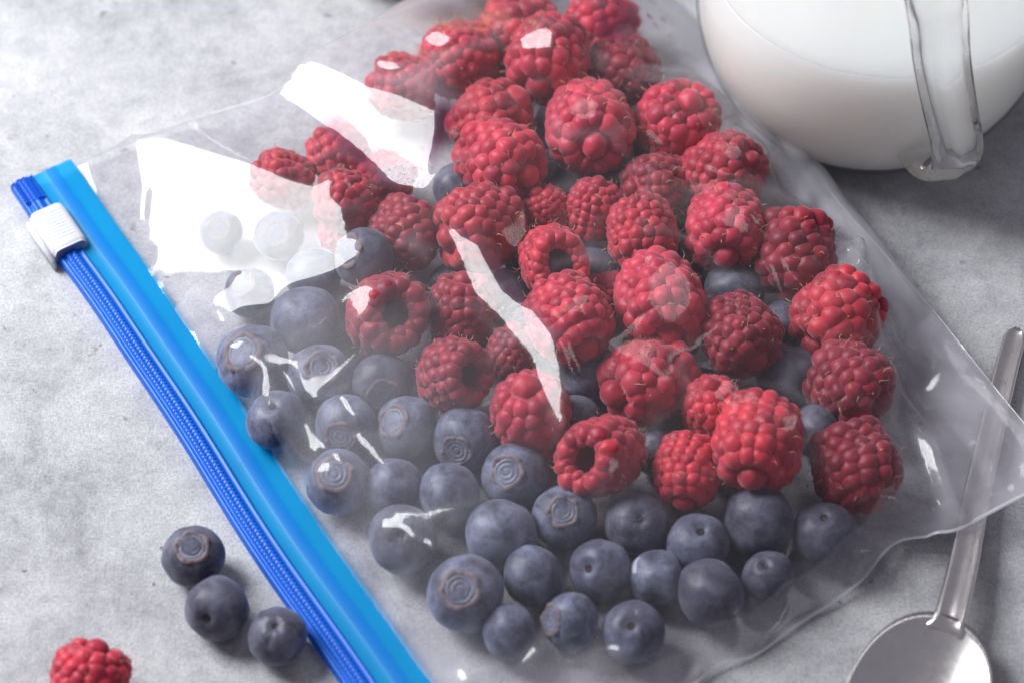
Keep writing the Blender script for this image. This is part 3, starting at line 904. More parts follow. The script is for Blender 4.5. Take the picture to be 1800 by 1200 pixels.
def m_stain():
    t = NT('juice_stain')
    wet = t.n('ShaderNodeAttribute', attribute_name='wet')
    nz = t.noise(90, 3, 0.6, t.obj_co())
    f = t.math('MULTIPLY', wet.outputs['Fac'], t.math('ADD', nz, 0.35), clamp=True)
    clear = t.n('ShaderNodeBsdfTransparent')
    tr = t.n('ShaderNodeBsdfTransparent'); tr.inputs[0].default_value = (0.62, 0.30, 0.48, 1)
    df = t.n('ShaderNodeBsdfDiffuse'); df.inputs[0].default_value = (0.24, 0.06, 0.15, 1)
    m = t.n('ShaderNodeMixShader'); m.inputs[0].default_value = 0.25
    t.l(tr.outputs[0], m.inputs[1]); t.l(df.outputs[0], m.inputs[2])
    m2 = t.n('ShaderNodeMixShader'); t.l(f, m2.inputs[0]); t.l(clear.outputs[0], m2.inputs[1]); t.l(m.outputs[0], m2.inputs[2])
    t.surf(m2.outputs[0]); return t.m
M_STAIN = m_stain()
stain([(772, 190), (792, 235), (795, 275), (770, 320), (740, 356), (742, 340), (752, 300), (768, 235)], 20, 'juice_smear', M_STAIN)
stain([(560, 235), (604, 245), (650, 300), (695, 335), (742, 352), (700, 372), (640, 345), (590, 290)], 16, 'juice_smear', M_STAIN)
stain([(800, 388), (850, 430), (900, 500), (985, 600), (965, 596), (880, 505), (830, 430)], 31, 'juice_smear', M_STAIN)
stain([(1075, 15), (1120, 10), (1125, 70), (1070, 110), (1040, 70)], 22, 'juice_smear', M_STAIN)
for cx, cy, rr_ in ((1165, 42, 5), (1138, 56, 7), (1186, 36, 4), (1150, 66, 4), (1540, 520, 7), (1552, 492, 5), (1178, 70, 3), (790, 218, 5), (1580, 620, 4)):
    stain(ell(cx, cy, rr_, rr_ * 0.8), 14, 'juice_speck', M_STAIN, 0.9)
# lower film: rests on the table and rides over the spoon handle
nb = 4
Gb = GRID[::nb, ::nb].copy()
zb = np.full(Gb.shape[:2], 0.35)
lift = np.maximum(0.35, GRID[0, ::nb, 2] - 0.5)
for i in range(6): zb[i] = np.maximum(zb[i], lift * (1 - i / 6) ** 2)
for i in range(10):
    zb[-1 - i] = np.maximum(zb[-1 - i], (GRID[-1, ::nb, 2] - 0.7) * (1 - i / 10) ** 2)
    zb[:, -1 - i] = np.maximum(zb[:, -1 - i], (GRID[::nb, -1, 2] - 0.7) * (1 - i / 10) ** 2)
for q in SPOON_C:
    d = np.hypot(Gb[:, :, 0] - q[0], Gb[:, :, 1] - q[1])
    zb = np.maximum(zb, (q[2] + 1.4) * np.clip(1.7 - d / 7.5, 0, 1))
for _ in range(2):
    zb[1:-1, 1:-1] = 0.5 * zb[1:-1, 1:-1] + 0.125 * (zb[2:, 1:-1] + zb[:-2, 1:-1] + zb[1:-1, 2:] + zb[1:-1, :-2])
Gb[:, :, 2] = zb
bagpart('back_film', Gb.reshape(-1, 3), grid_faces(*Gb.shape[:2]), M_BACK)
def edge_z(p):
    z = 1.0
    for q in SPOON_C:
        d = math.hypot(p[0] - q[0], p[1] - q[1])
        z = max(z, (q[2] + 1.6) * min(1, max(0, 1.8 - d / 9.0)))
    return z
def seam(E, wid):
    E = smoothpoly(E, 220)
    V, F = [], []
    for i, p in enumerate(E):
        d = E[min(i + 1, len(E) - 1)] - E[max(i - 1, 0)]; d[2] = 0; d /= np.linalg.norm(d)
        nrm = np.array([-d[1], d[0], 0])
        z = max(edge_z(p), p[2]) + 0.1
        w = wid * (0.9 + 0.3 * mnoise.noise(Vector(p * 0.05)))
        for off, dzv in ((-w, 0.1), (-w * 0.4, 0.25), (w * 0.4, 0.25), (w, 0.1)):
            V.append(p * np.array([1, 1, 0]) + nrm * off + np.array([0, 0, z + dzv - 0.2]))
    for i in range(len(E) - 1):
        for k in range(3):
            F.append((i * 4 + k, i * 4 + k + 1, (i + 1) * 4 + k + 1, (i + 1) * 4 + k))
    bagpart('welded_seam', V, F, M_SEAM)
# pressed margin inside the two welded sides
Mg = Gf[:, -9:, :].copy(); Mg[:, :, 2] += 0.2
bagpart('weld_margin', Mg.reshape(-1, 3), grid_faces(NU, 9), M_MARG)
Mg = Gf[-10:, :, :].copy(); Mg[:, :, 2] += 0.25
bagpart('weld_margin', Mg.reshape(-1, 3), grid_faces(10, Gf.shape[1]), M_MARG)
seam(EDGE_AD, 0.16); seam(EDGE_DC, 0.16); seam(EDGE_BC, 0.5)

# blue zip: band and track as swept profiles
def bow(s):
    """the strip is not dead straight"""
    return ZN * (0.7 * math.sin(s * 0.030 + 0.3) + 0.25 * math.sin(s * 0.083)) * min(1.0, max(0.0, (s - 32) / 20))
def sweep(profile, s0, s1, n, mat, name, wob=0.0, cap=True):
    V, F = [], []
    m = len(profile)
    for i in range(n):
        s = s0 + (s1 - s0) * i / (n - 1)
        base = zipA + ZD * s + bow(s)
        lift = 0.7 * math.sin(s * 0.035 + 1.0) * wob
        for (q, z) in profile:
            V.append(base * np.array([1, 1, 0]) + ZN * q + np.array([0, 0, z + lift]))
    for i in range(n - 1):
        for k in range(m - 1):
            F.append((i * m + k, i * m + k + 1, (i + 1) * m + k + 1, (i + 1) * m + k))
    if cap:
        F.append(tuple(range(m))); F.append(tuple((n - 1) * m + k for k in range(m - 1, -1, -1)))
    return bagpart(name, V, F, mat)
track = [(0, 0.6), (0, 2.4), (0.35, 3.0), (0.9, 3.1), (1.2, 2.95), (1.5, 2.95), (1.8, 3.7), (2.2, 3.9), (2.7, 3.9), (3.0, 3.72), (3.3, 3.72), (3.6, 3.9),
         (4.1, 3.9), (4.5, 3.6), (4.8, 3.2), (5.6, 3.2), (6.0, 3.5), (6.35, 3.4), (6.5, 2.6)]
sweep(track, 0.0, ZLEN, 160, M_ZIPD, 'zip_track')
sweep([(6.45, 2.75), (7.5, 2.7), (9.2, 2.75), (9.9, 2.9)], 0.0, ZLEN, 120, M_ZIPL, 'zip_band', 0.2, False)
sweep([(9.85, 2.9), (10.6, 3.0), (12.0, 3.02), (12.9, 2.95)], 0.0, ZLEN, 120, M_ZIPM, 'zip_band', 0.2, False)
sweep([(12.85, 2.95), (14.0, 2.8), (16.2, 2.95), (17.6, 2.75)], 0.0, ZLEN, 120, M_ZIPL, 'zip_band', 0.2, False)
V, F = [], []
def addbox(c, hu, hv, hz, V, F):
    b = len(V)
    for sx in (-1, 1):
        for sy in (-1, 1):
            for sz in (-1, 1):
                V.append(c + ZD * hu * sx + ZN * hv * sy + np.array([0, 0, hz * sz]))
    for f in ((0, 1, 3, 2), (4, 6, 7, 5), (0, 4, 5, 1), (2, 3, 7, 6), (0, 2, 6, 4), (1, 5, 7, 3)):
        F.append(tuple(b + i for i in f))
s = 26.0
while s < ZLEN - 1:
    for q in (2.45, 3.85):
        addbox(zipA * np.array([1, 1, 0]) + ZD * s + bow(s) + ZN * q + np.array([0, 0, 3.83]), 0.22, 0.6, 0.10, V, F)
    s += 1.15
o = bagpart('track_rib', V, F, M_ZIPD, None, False); o['kind'] = 'stuff'
# welded textured end of the zip
V, F = [], []
for i in range(9):
    for k in range(6):
        addbox(zipA * np.array([1, 1, 0]) + ZD * (0.8 + i * 0.95 + 0.3 * (k % 2)) + ZN * (0.8 + k * 0.95) + np.array([0, 0, 3.75]), 0.30, 0.30, 0.35, V, F)
o = bagpart('weld_pattern', V, F, M_ZIPD, None, False); o['kind'] = 'stuff'

# slider
def slider():
    s0 = 14.5; L = 15.0; W0, W1 = -1.2, 8.4
    prof = [(W0, 0.8), (W0 - 0.1, 4.6), (W0 + 0.5, 5.9), (W0 + 1.5, 6.4), (W1 - 1.6, 6.4), (W1 - 0.5, 5.9), (W1, 4.8), (W1, 3.4)]
    V, F = [], []
    st = [(0, 0.90, -0.5), (0.5, 0.97, -0.12), (1.3, 1, 0), (L - 1.3, 1, 0), (L - 0.5, 0.97, -0.12), (L, 0.90, -0.5)]
    mid = (W0 + W1) / 2
    m = len(prof)
    for (s_, k, dz) in st:
        for (q, z) in prof:
            V.append(zipA * np.array([1, 1, 0]) + ZD * (s0 + s_) + ZN * (mid + (q - mid) * k) + np.array([0, 0, z + (dz if z > 1 else 0)]))
    for i in range(len(st) - 1):
        for k in range(m - 1):
            F.append((i * m + k, i * m + k + 1, (i + 1) * m + k + 1, (i + 1) * m + k))
    F.append(tuple(range(m))); F.append(tuple((len(st) - 1) * m + k for k in range(m - 1, -1, -1)))
    o = bagpart('slider', V, F, M_WHITE)
    o['label'] = 'white plastic zip slider'
    for i in range(9):
        V, F = [], []
        addbox(zipA * np.array([1, 1, 0]) + ZD * (s0 + 2.4 + i * 1.15) + ZN * mid + np.array([0, 0, 6.42]), 0.30, 3.1, 0.045, V, F)
        bagpart('grip_ridge', V, F, M_WHITE, o, False)
    V, F = [], []
    addbox(zipA * np.array([1, 1, 0]) + ZD * (s0 + L * 0.56) + ZN * -1.9 + np.array([0, 0, 2.6]), L * 0.5, 0.55, 1.9, V, F)
    bagpart('slider_flange', V, F, M_WHITE, o)
slider()

# ------------------------------------------------------------------ raspberry
def drupelet_meshes():
    out = []
    for k in range(4):
        bm = bmesh.new()
        bmesh.ops.create_icosphere(bm, subdivisions=3, radius=1.0)
        for v in bm.verts:
            n = mnoise.noise(v.co * 1.1 + Vector((k * 7.3, 0, 0)))
            v.co *= 1 + 0.10 * n
            v.co.z *= 0.92
            a = math.atan2(v.co.y, v.co.x)
            v.co.x *= 1 + 0.05 * math.cos(a * (5 + k % 2) + k)
            v.co.y *= 1 + 0.05 * math.cos(a * (5 + k % 2) + k)
        for f in bm.faces: f.smooth = True
        me = bpy.data.meshes.new('drupelet'); bm.to_mesh(me); bm.free()
        me.materials.append(M_RASP)
        out.append(me)
    return out
DRUP = drupelet_meshes()
def core_mesh():
    # open cup: outside from the rim round the tip, inside the hollow where the stem sat
    prof = []
    for i in range(13):
        t = i / 12
        prof.append((0.81 * rprof(t), zprof(t) * 0.92))
    out = prof[::-1]
    out[0] = (0.001, out[0][1])
    inn = [(0.50 * rprof(0.03), zprof(0.0) + 0.02), (0.44, zprof(0.15)), (0.36, zprof(0.40)), (0.22, zprof(0.60)), (0.001, zprof(0.66))]
    V, F = lathe(out + inn, 28)
    me = bpy.data.meshes.new('core')
    me.from_pydata([tuple(v) for v in V], [], F)
    me.polygons.foreach_set('use_smooth', [True] * len(me.polygons))
    me.materials.append(M_CORE)
    return me
def rprof(t):   # radius along the axis, 0 open end .. 1 tip (unit berry of radius 1)
    return max(0.0, (0.80 + 0.55 * t - 0.25 * t * t) * math.sqrt(max(0, 1 - (max(0, t - 0.22) / 0.80) ** 2.3)))
def zprof(t):
    return -0.90 + 1.82 * t
CORE = core_mesh()
def hair_meshes():
    out = []
    for k in range(4):
        r = random.Random(k)
        V, F = [], []
        for i in range(44):
            t = r.uniform(0.05, 0.95); a = r.uniform(0, 6.28)
            rr = rprof(t) * 1.08
            p = Vector((rr * math.cos(a), rr * math.sin(a), zprof(t)))
            nrm = Vector((p.x, p.y, p.z * 0.6)).normalized()
            tan = Vector((r.gauss(0, 1), r.gauss(0, 1), r.gauss(0, 1))); tan = (tan - nrm * tan.dot(nrm)).normalized()
            L = r.uniform(0.10, 0.24); cur = r.uniform(0.5, 2.2)
            side = nrm.cross(tan)
            ring = []
            for s_ in range(6):
                u = s_ / 5
                c = p + nrm * (L * math.sin(u * 1.5) * 0.8) + tan * (L * (1 - math.cos(u * cur)) * 0.9) + side * (0.03 * math.sin(u * 5))
                w = 0.012 * (1 - 0.6 * u)
                b = len(V)
                V += [tuple(c + side * w), tuple(c - side * w * 0.5 + tan * w), tuple(c - side * w * 0.5 - tan * w)]
                if s_:
                    for q in range(3):
                        F.append((b - 3 + q, b - 3 + (q + 1) % 3, b + (q + 1) % 3, b + q))
        me = bpy.data.meshes.new('pistil_hair'); me.from_pydata(V, [], F); me.materials.append(M_HAIR)
        out.append(me)
    return out
HAIR = hair_meshes()

def raspberry(p, r, axis, label, group, seed, squash=1.0, crush=0.0, small=1.0):
    rr = random.Random(seed)
    ez = Vector(axis).normalized()
    ex = ez.orthogonal().normalized(); ey = ez.cross(ex)
    spin = rr.uniform(0, 6.28)
    R = Matrix((ex, ey, ez)).transposed().to_4x4() @ Matrix.Rotation(spin, 4, 'Z')
    base = np.array([p[0], p[1], 0.0])
    root = thing('raspberry', label, 'raspberry', base, group)
    squash *= rr.uniform(0.94, 1.07)
    T = Matrix.Translation(Vector((0, 0, p[2] * S))) @ R @ Matrix.Diagonal((r * S * squash, r * S / squash, r * S * rr.uniform(0.97, 1.06), 1))
    vdir = T.to_3x3().inverted() @ Vector(-FWD); vdir.normalize()
    link('core', CORE, root, T @ Matrix.Diagonal((0.97, 0.97, 0.97, 1)))
    made = []
    pitch = 0.345 * rr.uniform(0.88, 1.12) * small
    nr = int(round(1.95 / (pitch * 0.86)))
    phase = 0
    for i in range(-1, nr + 1):
        t = max(0, i / nr)
        rad = rprof(min(t * 0.985, 1)) * 0.835
        z = zprof(t * 0.92 + 0.03)
        cnt = max(1, int(round(2 * math.pi * rad / pitch)))
        if i == nr: cnt, rad, z = 1, 0.0, z - 0.10
        if i == nr - 1: cnt, rad, z = max(cnt, 5), max(rad * 0.9, 0.26), z - 0.02
        if i == -1: rad, z = rad * 0.80, z + 0.01
        phase += math.pi / max(cnt, 1) * rr.uniform(0.8, 1.2)
        for k in range(cnt):
            a = phase + 2 * math.pi * k / cnt + rr.uniform(-0.10, 0.10) * (pitch / max(rad, 0.2))
            zz = z + rr.uniform(-0.035, 0.035)
            rad2 = rad * rr.uniform(0.965, 1.03)
            if crush:
                rad2 *= 1 - crush * max(0, math.sin(a * 1.0 + 0.6)) * (1 - t) * rr.uniform(0.5, 1.2)
                zz -= 0.3 * crush * max(0, math.sin(a * 1.0 + 0.6)) * (1 - t)
            c = Vector((rad2 * math.cos(a), rad2 * math.sin(a), zz))
            nrm = Vector((math.cos(a) * max(rad, 0.02), math.sin(a) * max(rad, 0.02), (t - 0.36) * 1.15)).normalized()
            if nrm.dot(vdir) < -0.35 and c.dot(vdir) < -0.1: continue      # on the far side
            s_ = pitch * rr.uniform(0.63, 0.80) * (0.8 if i == -1 else 1.25 if i == nr else 1)
            q = nrm.to_track_quat('Z', 'Y').to_matrix().to_4x4()
            M = Matrix.Translation(c) @ q @ Matrix.Rotation(rr.uniform(0, 6.28), 4, 'Z') @ Matrix.Diagonal((s_, s_ * rr.uniform(0.9, 1.15), s_ * 0.98, 1))
            made.append(link('drupelet', DRUP[rr.randrange(4)], root, T @ M))
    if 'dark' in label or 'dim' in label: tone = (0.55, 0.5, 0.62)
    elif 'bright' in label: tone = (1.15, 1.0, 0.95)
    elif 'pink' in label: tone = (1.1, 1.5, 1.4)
    else:
        k = rr.uniform(0.78, 1.08); tone = (k, k * rr.uniform(0.8, 1.2), k * rr.uniform(0.9, 1.15))
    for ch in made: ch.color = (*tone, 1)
    h = link('pistil_hair', HAIR[seed % 4], root, T)
    h['kind'] = 'stuff'
    return root

def axis_from(ang, tilt):
    a = math.radians(ang); t = math.radians(tilt)
    back = -FWD
    return RGT * (math.cos(a) * math.cos(t)) + UPV * (math.sin(a) * math.cos(t)) + back * math.sin(t)
for i, b in enumerate([x for x in berries if x.kind == 'r']):
    asp = (b.w / b.h)
    sq = max(0.9, min(1.12, asp ** 0.5)) if abs(b.tilt) > 40 else 1.0
    raspberry(b.p, b.r * (1.06 if b.tilt > -40 else 0.95), axis_from(b.ang, b.tilt), b.label, 'raspberries in the bag', 100 + i, sq, 0.22 if 'crushed' in b.label else 0.0)
for i, (px, py, w, h, ang, tilt, label) in enumerate(LOOSE_R):
    q = at(px, py, 11.0); r = 0.5 * (w * h) ** 0.5 / pxscale(q)
    q = at(px, py, r * 0.98)
    raspberry(q, r, axis_from(ang, tilt), label, None, 300 + i)

# ------------------------------------------------------------------ blueberry
def blue_body(seed, kind):
    n, m = 44, 30
    V, F = [], []
    r_ = random.Random(seed)
    off = Vector((r_.uniform(-50, 50), r_.uniform(-50, 50), r_.uniform(-50, 50)))
    for i in range(m + 1):
        th = math.pi * i / m                      # 0 at the marked pole (+z)
        for k in range(n):
            a = 2 * math.pi * k / n
            d = Vector((math.sin(th) * math.cos(a), math.sin(th) * math.sin(a), math.cos(th)))
            rad = 1 + 0.065 * mnoise.noise(d * 1.2 + off) + 0.022 * mnoise.noise(d * 3.3 + off) + 0.006 * mnoise.noise(d * 9 + off)
            if kind == 'w': rad += 0.05 * (abs(mnoise.noise(d * 3.2 + off)) - 0.2) * max(0, d.z + 0.2) + 0.02 * mnoise.noise(Vector((math.cos(a) * 4, math.sin(a) * 4, 0)) + off) * max(0, d.z)
            P = d * rad
            P.z *= 0.90
            if kind == 'c':
                q = th / 0.46
                if q < 1.0: P.z -= 0.085 * (1 - q) ** 0.5 if q > 0.2 else 0.085 * 0.9
            elif kind in ('s', 'w'):
                q = th / 0.34
                if q < 1: P.z -= 0.13 * (1 - q * q) ** 1.5
            V.append(tuple(P))
    for i in range(m):
        for k in range(n):
            k2 = (k + 1) % n
            F.append((i * n + k, (i + 1) * n + k, (i + 1) * n + k2, i * n + k2))
    me = bpy.data.meshes.new('body'); me.from_pydata(V, [], F)
    me.polygons.foreach_set('use_smooth', [True] * len(me.polygons))
    me.validate()
    return me
BODY = {}
for k in 'cswnt':
    BODY[k] = []
    for q in range(4):
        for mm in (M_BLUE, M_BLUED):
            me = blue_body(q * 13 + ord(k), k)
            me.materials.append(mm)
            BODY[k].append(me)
def calyx_meshes():
    rims, discs = [], []
    for q in range(4):
        r_ = random.Random(q)
        n = 50; V, F = [], []
        lobes = [r_.uniform(0.85, 1.2) for _ in range(5)]
        for k in range(n):
            a = 2 * math.pi * k / n
            lob = math.cos(2.5 * a) ** 2
            R0 = 0.42 + 0.05 * lob * lobes[int(k / n * 5)] + 0.022 * mnoise.noise(Vector((math.cos(a) * 3, math.sin(a) * 3, q * 5)))
            hgt = 0.835 + 0.04 * lob + 0.05 * mnoise.noise(Vector((math.cos(a) * 5, math.sin(a) * 5, q * 9)))
            for (dr, dz) in ((-0.10, -0.04), (-0.045, 0.008), (0.0, 0.010), (0.05, -0.04)):
                V.append(((R0 + dr) * math.cos(a), (R0 + dr) * math.sin(a), hgt + dz - 0.012))
        for k in range(n):
            k2 = (k + 1) % n
            for c in range(3):
                F.append((k * 4 + c, k2 * 4 + c, k2 * 4 + c + 1, k * 4 + c + 1))
        me = bpy.data.meshes.new('calyx_rim'); me.from_pydata(V, [], F)
        me.polygons.foreach_set('use_smooth', [True] * len(me.polygons)); me.materials.append(M_RIM)
        rims.append(me)
        prof = [(0.40, 0.79), (0.36, 0.812), (0.31, 0.835), (0.285, 0.828), (0.26, 0.808), (0.235, 0.806), (0.205, 0.826), (0.18, 0.834), (0.15, 0.822), (0.12, 0.806), (0.085, 0.804), (0.07, 0.824), (0.04, 0.83), (0.002, 0.81)]
        V, F = lathe(prof, 40)
        V = [(x * (1 + 0.03 * math.sin(5 * math.atan2(y, x) + q)), y * (1 + 0.03 * math.cos(3 * math.atan2(y, x))), z + 0.012 * mnoise.noise(Vector((x * 6, y * 6, q)))) for x, y, z in V]
        me = bpy.data.meshes.new('calyx_disc'); me.from_pydata(V, [], F)
        me.polygons.foreach_set('use_smooth', [True] * len(me.polygons)); me.materials.append(M_CALYX)
        discs.append(me)
    V, F = lathe([(0.135, 0.795), (0.10, 0.80), (0.05, 0.785), (0.002, 0.765)], 20)
    V = [(x * (1 + 0.2 * mnoise.noise(Vector((x * 9, y * 9, 1)))), y * (1 + 0.2 * mnoise.noise(Vector((x * 9, y * 9, 4)))), z) for x, y, z in V]
    sc = bpy.data.meshes.new('stem_scar'); sc.from_pydata(V, [], F)
    sc.polygons.foreach_set('use_smooth', [True] * len(sc.polygons)); sc.materials.append(M_SCAR)
    return rims, discs, sc
RIMS, DISCS, SCAR = calyx_meshes()
def torn_mesh():
    V, F = [], []
    n = 16
    for k in range(n + 1):
        a = -1.0 + 2.0 * k / n
        w = 0.16 * math.cos(a * 1.5)
        for dr, up in ((-w, 0.985), (0, 1.05), (w, 0.985)):
            th = 0.42 + dr
            V.append((math.sin(th) * math.cos(a) * up, math.sin(th) * math.sin(a) * up, math.cos(th) * 0.92 * up))
    for k in range(n):
        for c in range(2): F.append((k * 3 + c, k * 3 + c + 1, (k + 1) * 3 + c + 1, (k + 1) * 3 + c))
    me = bpy.data.meshes.new('torn_skin'); me.from_pydata(V, [], F)
    me.polygons.foreach_set('use_smooth', [True] * len(me.polygons)); me.materials.append(M_PULP)
    return me
TORN = torn_mesh()
def blueberry(p, r, show, sx, sy, px, py, label, group, seed):
    rr = random.Random(seed)
    base = np.array([p[0], p[1], 0.0])
    root = thing('blueberry', label, 'blueberry', base, group)
    if show == 'n':
        ax = axis_from(rr.uniform(180, 360), -rr.uniform(20, 60))
        kind = 'n'
    else:
        k = pxscale(p)
        dx, dy = (sx - px) / (k * r), -(sy - py) / (k * r)
        L = math.hypot(dx, dy)
        if L > 0.93: dx, dy, L = dx / L * 0.93, dy / L * 0.93, 0.93
        ax = RGT * dx + UPV * dy - FWD * math.sqrt(1 - L * L)
        kind = {'c': 'c', 's': 's', 't': 'n'}[show]
        if 'wrinkled' in label or 'puckered' in label: kind = 'w'
    ez = Vector(ax).normalized(); ex = ez.orthogonal().normalized(); ey = ez.cross(ex)
    R = Matrix((ex, ey, ez)).transposed().to_4x4() @ Matrix.Rotation(rr.uniform(0, 6.28) if show != 't' else 2.2, 4, 'Z')
    T = Matrix.Translation(Vector((0, 0, p[2] * S))) @ R @ Matrix.Scale(r * S, 4)
    dark = 1 if ('dark' in label or 'shadow' in label or 'loose' in label or 'purplish' in label) else 0  # shadowed berries also get the darker skin: shade put into the colour
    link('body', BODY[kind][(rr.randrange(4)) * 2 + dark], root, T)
    if show == 'c':
        q = rr.randrange(4)
        sc = rr.uniform(1.0, 1.2)
        D = Matrix.Translation(Vector((0, 0, 0.0))) @ Matrix.Diagonal((sc, sc, 1, 1))
        link('calyx_rim', RIMS[q], root, T @ Matrix.Translation(Vector((0, 0, -0.02))) @ D)
        link('calyx_disc', DISCS[q], root, T @ Matrix.Translation(Vector((0, 0, -0.01))) @ D)
    elif show == 's':
        link('stem_scar', SCAR, root, T @ Matrix.Diagonal((1, 1, 1, 1)))
    elif show == 't':
        link('torn_skin', TORN, root, T)
    return root
for i, b in enumerate([x for x in berries if x.kind == 'b']):
    blueberry(b.p, b.r, b.show, b.sx, b.sy, b.px, b.py, b.label, 'filler blueberries added deep in the pile' if hasattr(b, 'vis') else 'blueberries in the bag', 500 + i)
for i, (px, py, w, show, sx, sy, label) in enumerate(LOOSE_B):
    q = at(px, py, 8); r = 0.5 * w / pxscale(q); q = at(px, py, r * 0.95)
    blueberry(q, r, show, sx, sy, px, py, label, 'loose blueberries on the table', 700 + i)

# ------------------------------------------------------------------ glass jug and its yoghurt
JC = at(1512, 158, 0) * np.array([1, 1, 0])
outer = [(0.01, 0.6), (22, 0.6), (26, 0.0), (29, 0.3), (33, 2.5), (38, 8), (43, 17), (46.3, 28), (47.2, 40), (46, 53), (44.4, 65), (43.2, 78), (43.0, 92), (43.6, 106)]
inner = [(42.8, 107), (41.6, 106), (40.9, 92), (41.1, 78), (42.2, 65), (43.7, 53), (44.8, 40), (44.0, 28), (40.8, 18), (35.5, 10), (29, 6), (20, 4.6), (0.01, 4.4)]
def dense(P, n=4): return [tuple(q) for q in catmull(P, n)]
jug = thing('glass_jug', 'clear glass jug with a thick glass handle, full of white yoghurt', 'jug', JC)
V, F = lathe(dense(outer) + dense(inner)[:14], 96)
mesh_obj('jug_body', V, F, M_THIN, jug)
LEVEL = 50.0
milk = [(0.01, 3.6), (20, 3.8), (29, 5.0), (36.6, 7.8), (42.0, 17.0), (45.4, 28), (46.3, 40), (45.9, 46), (45.0, LEVEL + 0.3), (43.4, LEVEL - 0.5), (38, LEVEL - 0.7), (26, LEVEL - 0.4), (14, LEVEL + 0.2), (0.01, LEVEL)]
V, F = lathe(dense(milk), 96)
V = [(x, y, z + (0.8 * mnoise.noise(Vector((x * 0.05, y * 0.05, 3))) if z > LEVEL - 2 and math.hypot(x, y) < 40 else 0)) for x, y, z in V]
yo = mesh_obj('yoghurt', V, F, M_MILK)
yo.location = Vector(JC * S)
yo['label'] = 'thick white yoghurt filling the glass jug'; yo['category'] = 'yoghurt'
# handle: flat strip of glass swept in the plane of the jug axis
def handle():
    pts = [(1600, -130, 104), (1632, -60, 102), (1648, 20, 92), (1655, 100, 75), (1668, 180, 55), (1680, 240, 38), (1683, 276, 27), (1668, 292, 21), (1640, 278, 20), (1612, 240, 24)]
    path = catmull([at(*q) - JC for q in pts], 8)
    V, F = [], []
    nseg = 32; n = len(path)
    for i, p in enumerate(path):
        d = path[min(i + 1, n - 1)] - path[max(i - 1, 0)]; d /= np.linalg.norm(d)
        rad = np.array([p[0], p[1], 0]); rad /= np.linalg.norm(rad)
        tn = np.array([-rad[1], rad[0], 0])
        tn = tn - d * np.dot(tn, d); tn /= np.linalg.norm(tn)
        nn = np.cross(tn, d)
        if i < n * 0.6 and np.dot(nn, rad) < 0: nn = -nn
        if i >= n * 0.6 and np.dot(nn, prev) < 0: nn = -nn
        prev = nn
        t = i / (n - 1)
        wid = 6.6 + 1.2 * abs(t - 0.5); th = 3.0 + 1.5 * max(0, t - 0.75) * 4
        for k in range(nseg):
            a = 2 * math.pi * k / nseg
            ca, sa = math.cos(a), math.sin(a)
            sx = math.copysign(abs(ca) ** 0.75, ca); sy = math.copysign(abs(sa) ** 0.9, sa)
            ridge = 0.7 * math.exp(-(ca / 0.14) ** 2) if sa > 0 else 0.0
            V.append(p + nn * (sy * th + ridge) + tn * (sx * wid))
    for i in range(n - 1):
        for k in range(nseg):
            k2 = (k + 1) % nseg
            F.append((i * nseg + k, i * nseg + k2, (i + 1) * nseg + k2, (i + 1) * nseg + k))
    F.append(tuple(range(nseg - 1, -1, -1))); F.append(tuple((n - 1) * nseg + k for k in range(nseg)))
    o = mesh_obj('handle', V, F, M_GLASS, jug)
    bm = bmesh.new(); bm.from_mesh(o.data); bmesh.ops.recalc_face_normals(bm, faces=bm.faces); bm.to_mesh(o.data); bm.free()
handle()

# ------------------------------------------------------------------ bowl at the top edge
BC = at(705, -94, 0) * np.array([1, 1, 0])
bowl = thing('small_bowl', 'rim of a pale bowl just showing at the top edge of the photo', 'bowl', BC)
V, F = lathe(dense([(0.01, 2), (18, 2), (19, 0), (21, 0.2), (23, 4), (27, 14), (29.5, 26), (30.2, 32), (29.2, 32.6), (28.2, 31.5), (26, 22), (20, 9), (0.01, 6)]), 64)
mesh_obj('bowl_shell', V, F, simple('pale_glaze', (0.90, 0.93, 0.84), 0.2, Subsurface_Weight=1.0, Subsurface_Scale=0.02), bowl)

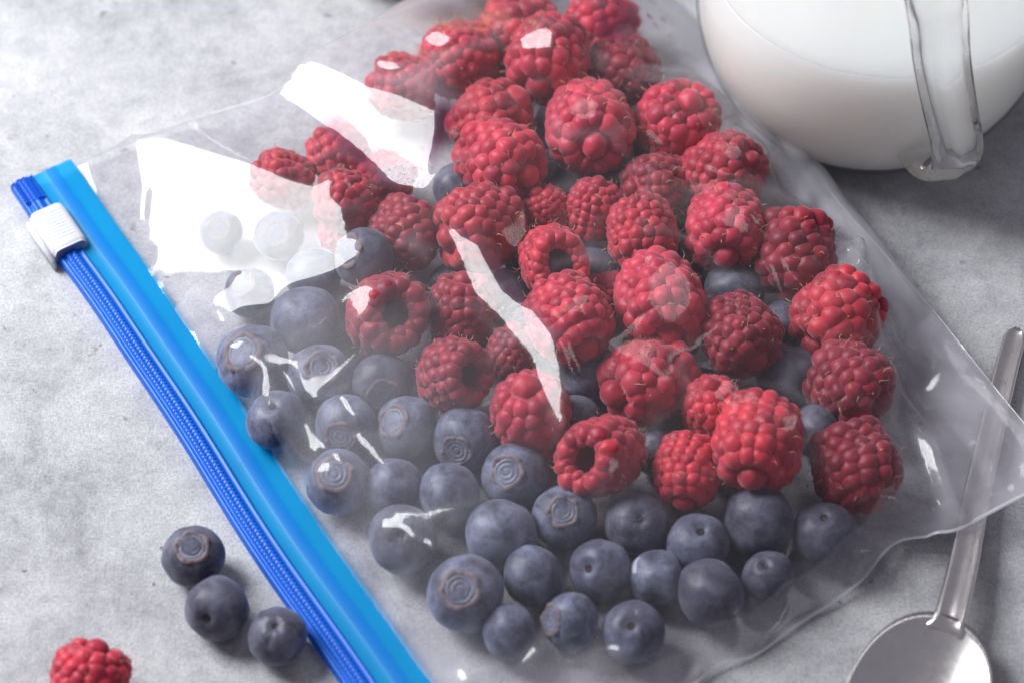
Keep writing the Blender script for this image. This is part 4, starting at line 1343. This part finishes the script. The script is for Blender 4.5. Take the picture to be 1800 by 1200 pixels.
# ------------------------------------------------------------------ spoon
def spoon():
    base = at(1672, 1070, 0) * np.array([1, 1, 0])
    sp = thing('spoon', 'worn steel spoon with its handle under the corner of the bag', 'spoon', base)
    # handle
    P = SPOON_C; V, F = [], []
    n = len(P)
    cs = [(-1, -0.35), (-1.0, 0.25), (-0.86, 0.62), (-0.66, 0.55), (-0.5, 0.30), (0, 0.22), (0.5, 0.30), (0.66, 0.55), (0.86, 0.62), (1.0, 0.25), (1, -0.35), (0.5, -0.75), (-0.5, -0.75)]
    m = len(cs)
    for i, p in enumerate(P):
        d = P[min(i + 1, n - 1)] - P[max(i - 1, 0)]; d /= np.linalg.norm(d)
        side = np.cross(d, [0, 0, 1.0]); side /= np.linalg.norm(side)
        up = np.cross(side, d)
        t = i / (n - 1)
        w = 2.8 + 1.1 * t + 1.0 * math.sin(math.pi * min(1, max(0, t - 0.80) / 0.20))
        w *= min(1, 0.12 + (t / 0.045) ** 0.5) if t < 0.045 else 1
        th = 1.35
        for (a, c) in cs:
            V.append(p + side * a * w + up * c * th)
    for i in range(n - 1):
        for k in range(m):
            k2 = (k + 1) % m
            F.append((i * m + k, i * m + k2, (i + 1) * m + k2, (i + 1) * m + k))
    F.append(tuple(range(m - 1, -1, -1))); F.append(tuple((n - 1) * m + k for k in range(m)))
    mesh_obj('handle', np.array(V) - base, F, M_STEEL, sp)
    # bowl: shallow egg-shaped dish
    neck = at(1664, 1105, 6.6); d = P[-1] - P[-14]; d[2] = 0; d /= np.linalg.norm(d)
    side = np.array([-d[1], d[0], 0])
    Lb, Wb, Dp = 52.0, 15.8, 6.6
    nr, na = 14, 64
    V, F = [], []
    def rim(a):
        c, s_ = math.cos(a), math.sin(a)
        return (Lb / 2 * (1 - c), Wb * math.copysign(abs(s_) ** 0.92, s_) * (1 + 0.06 * c))
    for sh, off in ((0, 0.0), (1, -0.9)):
        for i in range(nr + 1):
            f = i / nr
            for k in range(na):
                a = 2 * math.pi * k / na
                x, y = rim(a)
                x = Lb / 2 + (x - Lb / 2) * f; y *= f
                zz = -Dp * (1 - f ** 2.2) + 7.9 - 1.2 * (x / Lb) + off * (1 if f < 0.98 else 0.9)
                V.append(neck * np.array([1, 1, 0]) + d * (x - 3.0) + side * y + np.array([0, 0, zz]))
    N1 = (nr + 1) * na
    for sh in (0, 1):
        for i in range(nr):
            for k in range(na):
                k2 = (k + 1) % na
                f = (sh * N1 + i * na + k, sh * N1 + i * na + k2, sh * N1 + (i + 1) * na + k2, sh * N1 + (i + 1) * na + k)
                F.append(f if sh == 0 else f[::-1])
    for k in range(na):
        k2 = (k + 1) % na
        F.append((nr * na + k, nr * na + k2, N1 + nr * na + k2, N1 + nr * na + k))
    o = mesh_obj('spoon_bowl', np.array(V) - base, F, M_STEEL, sp)
spoon()
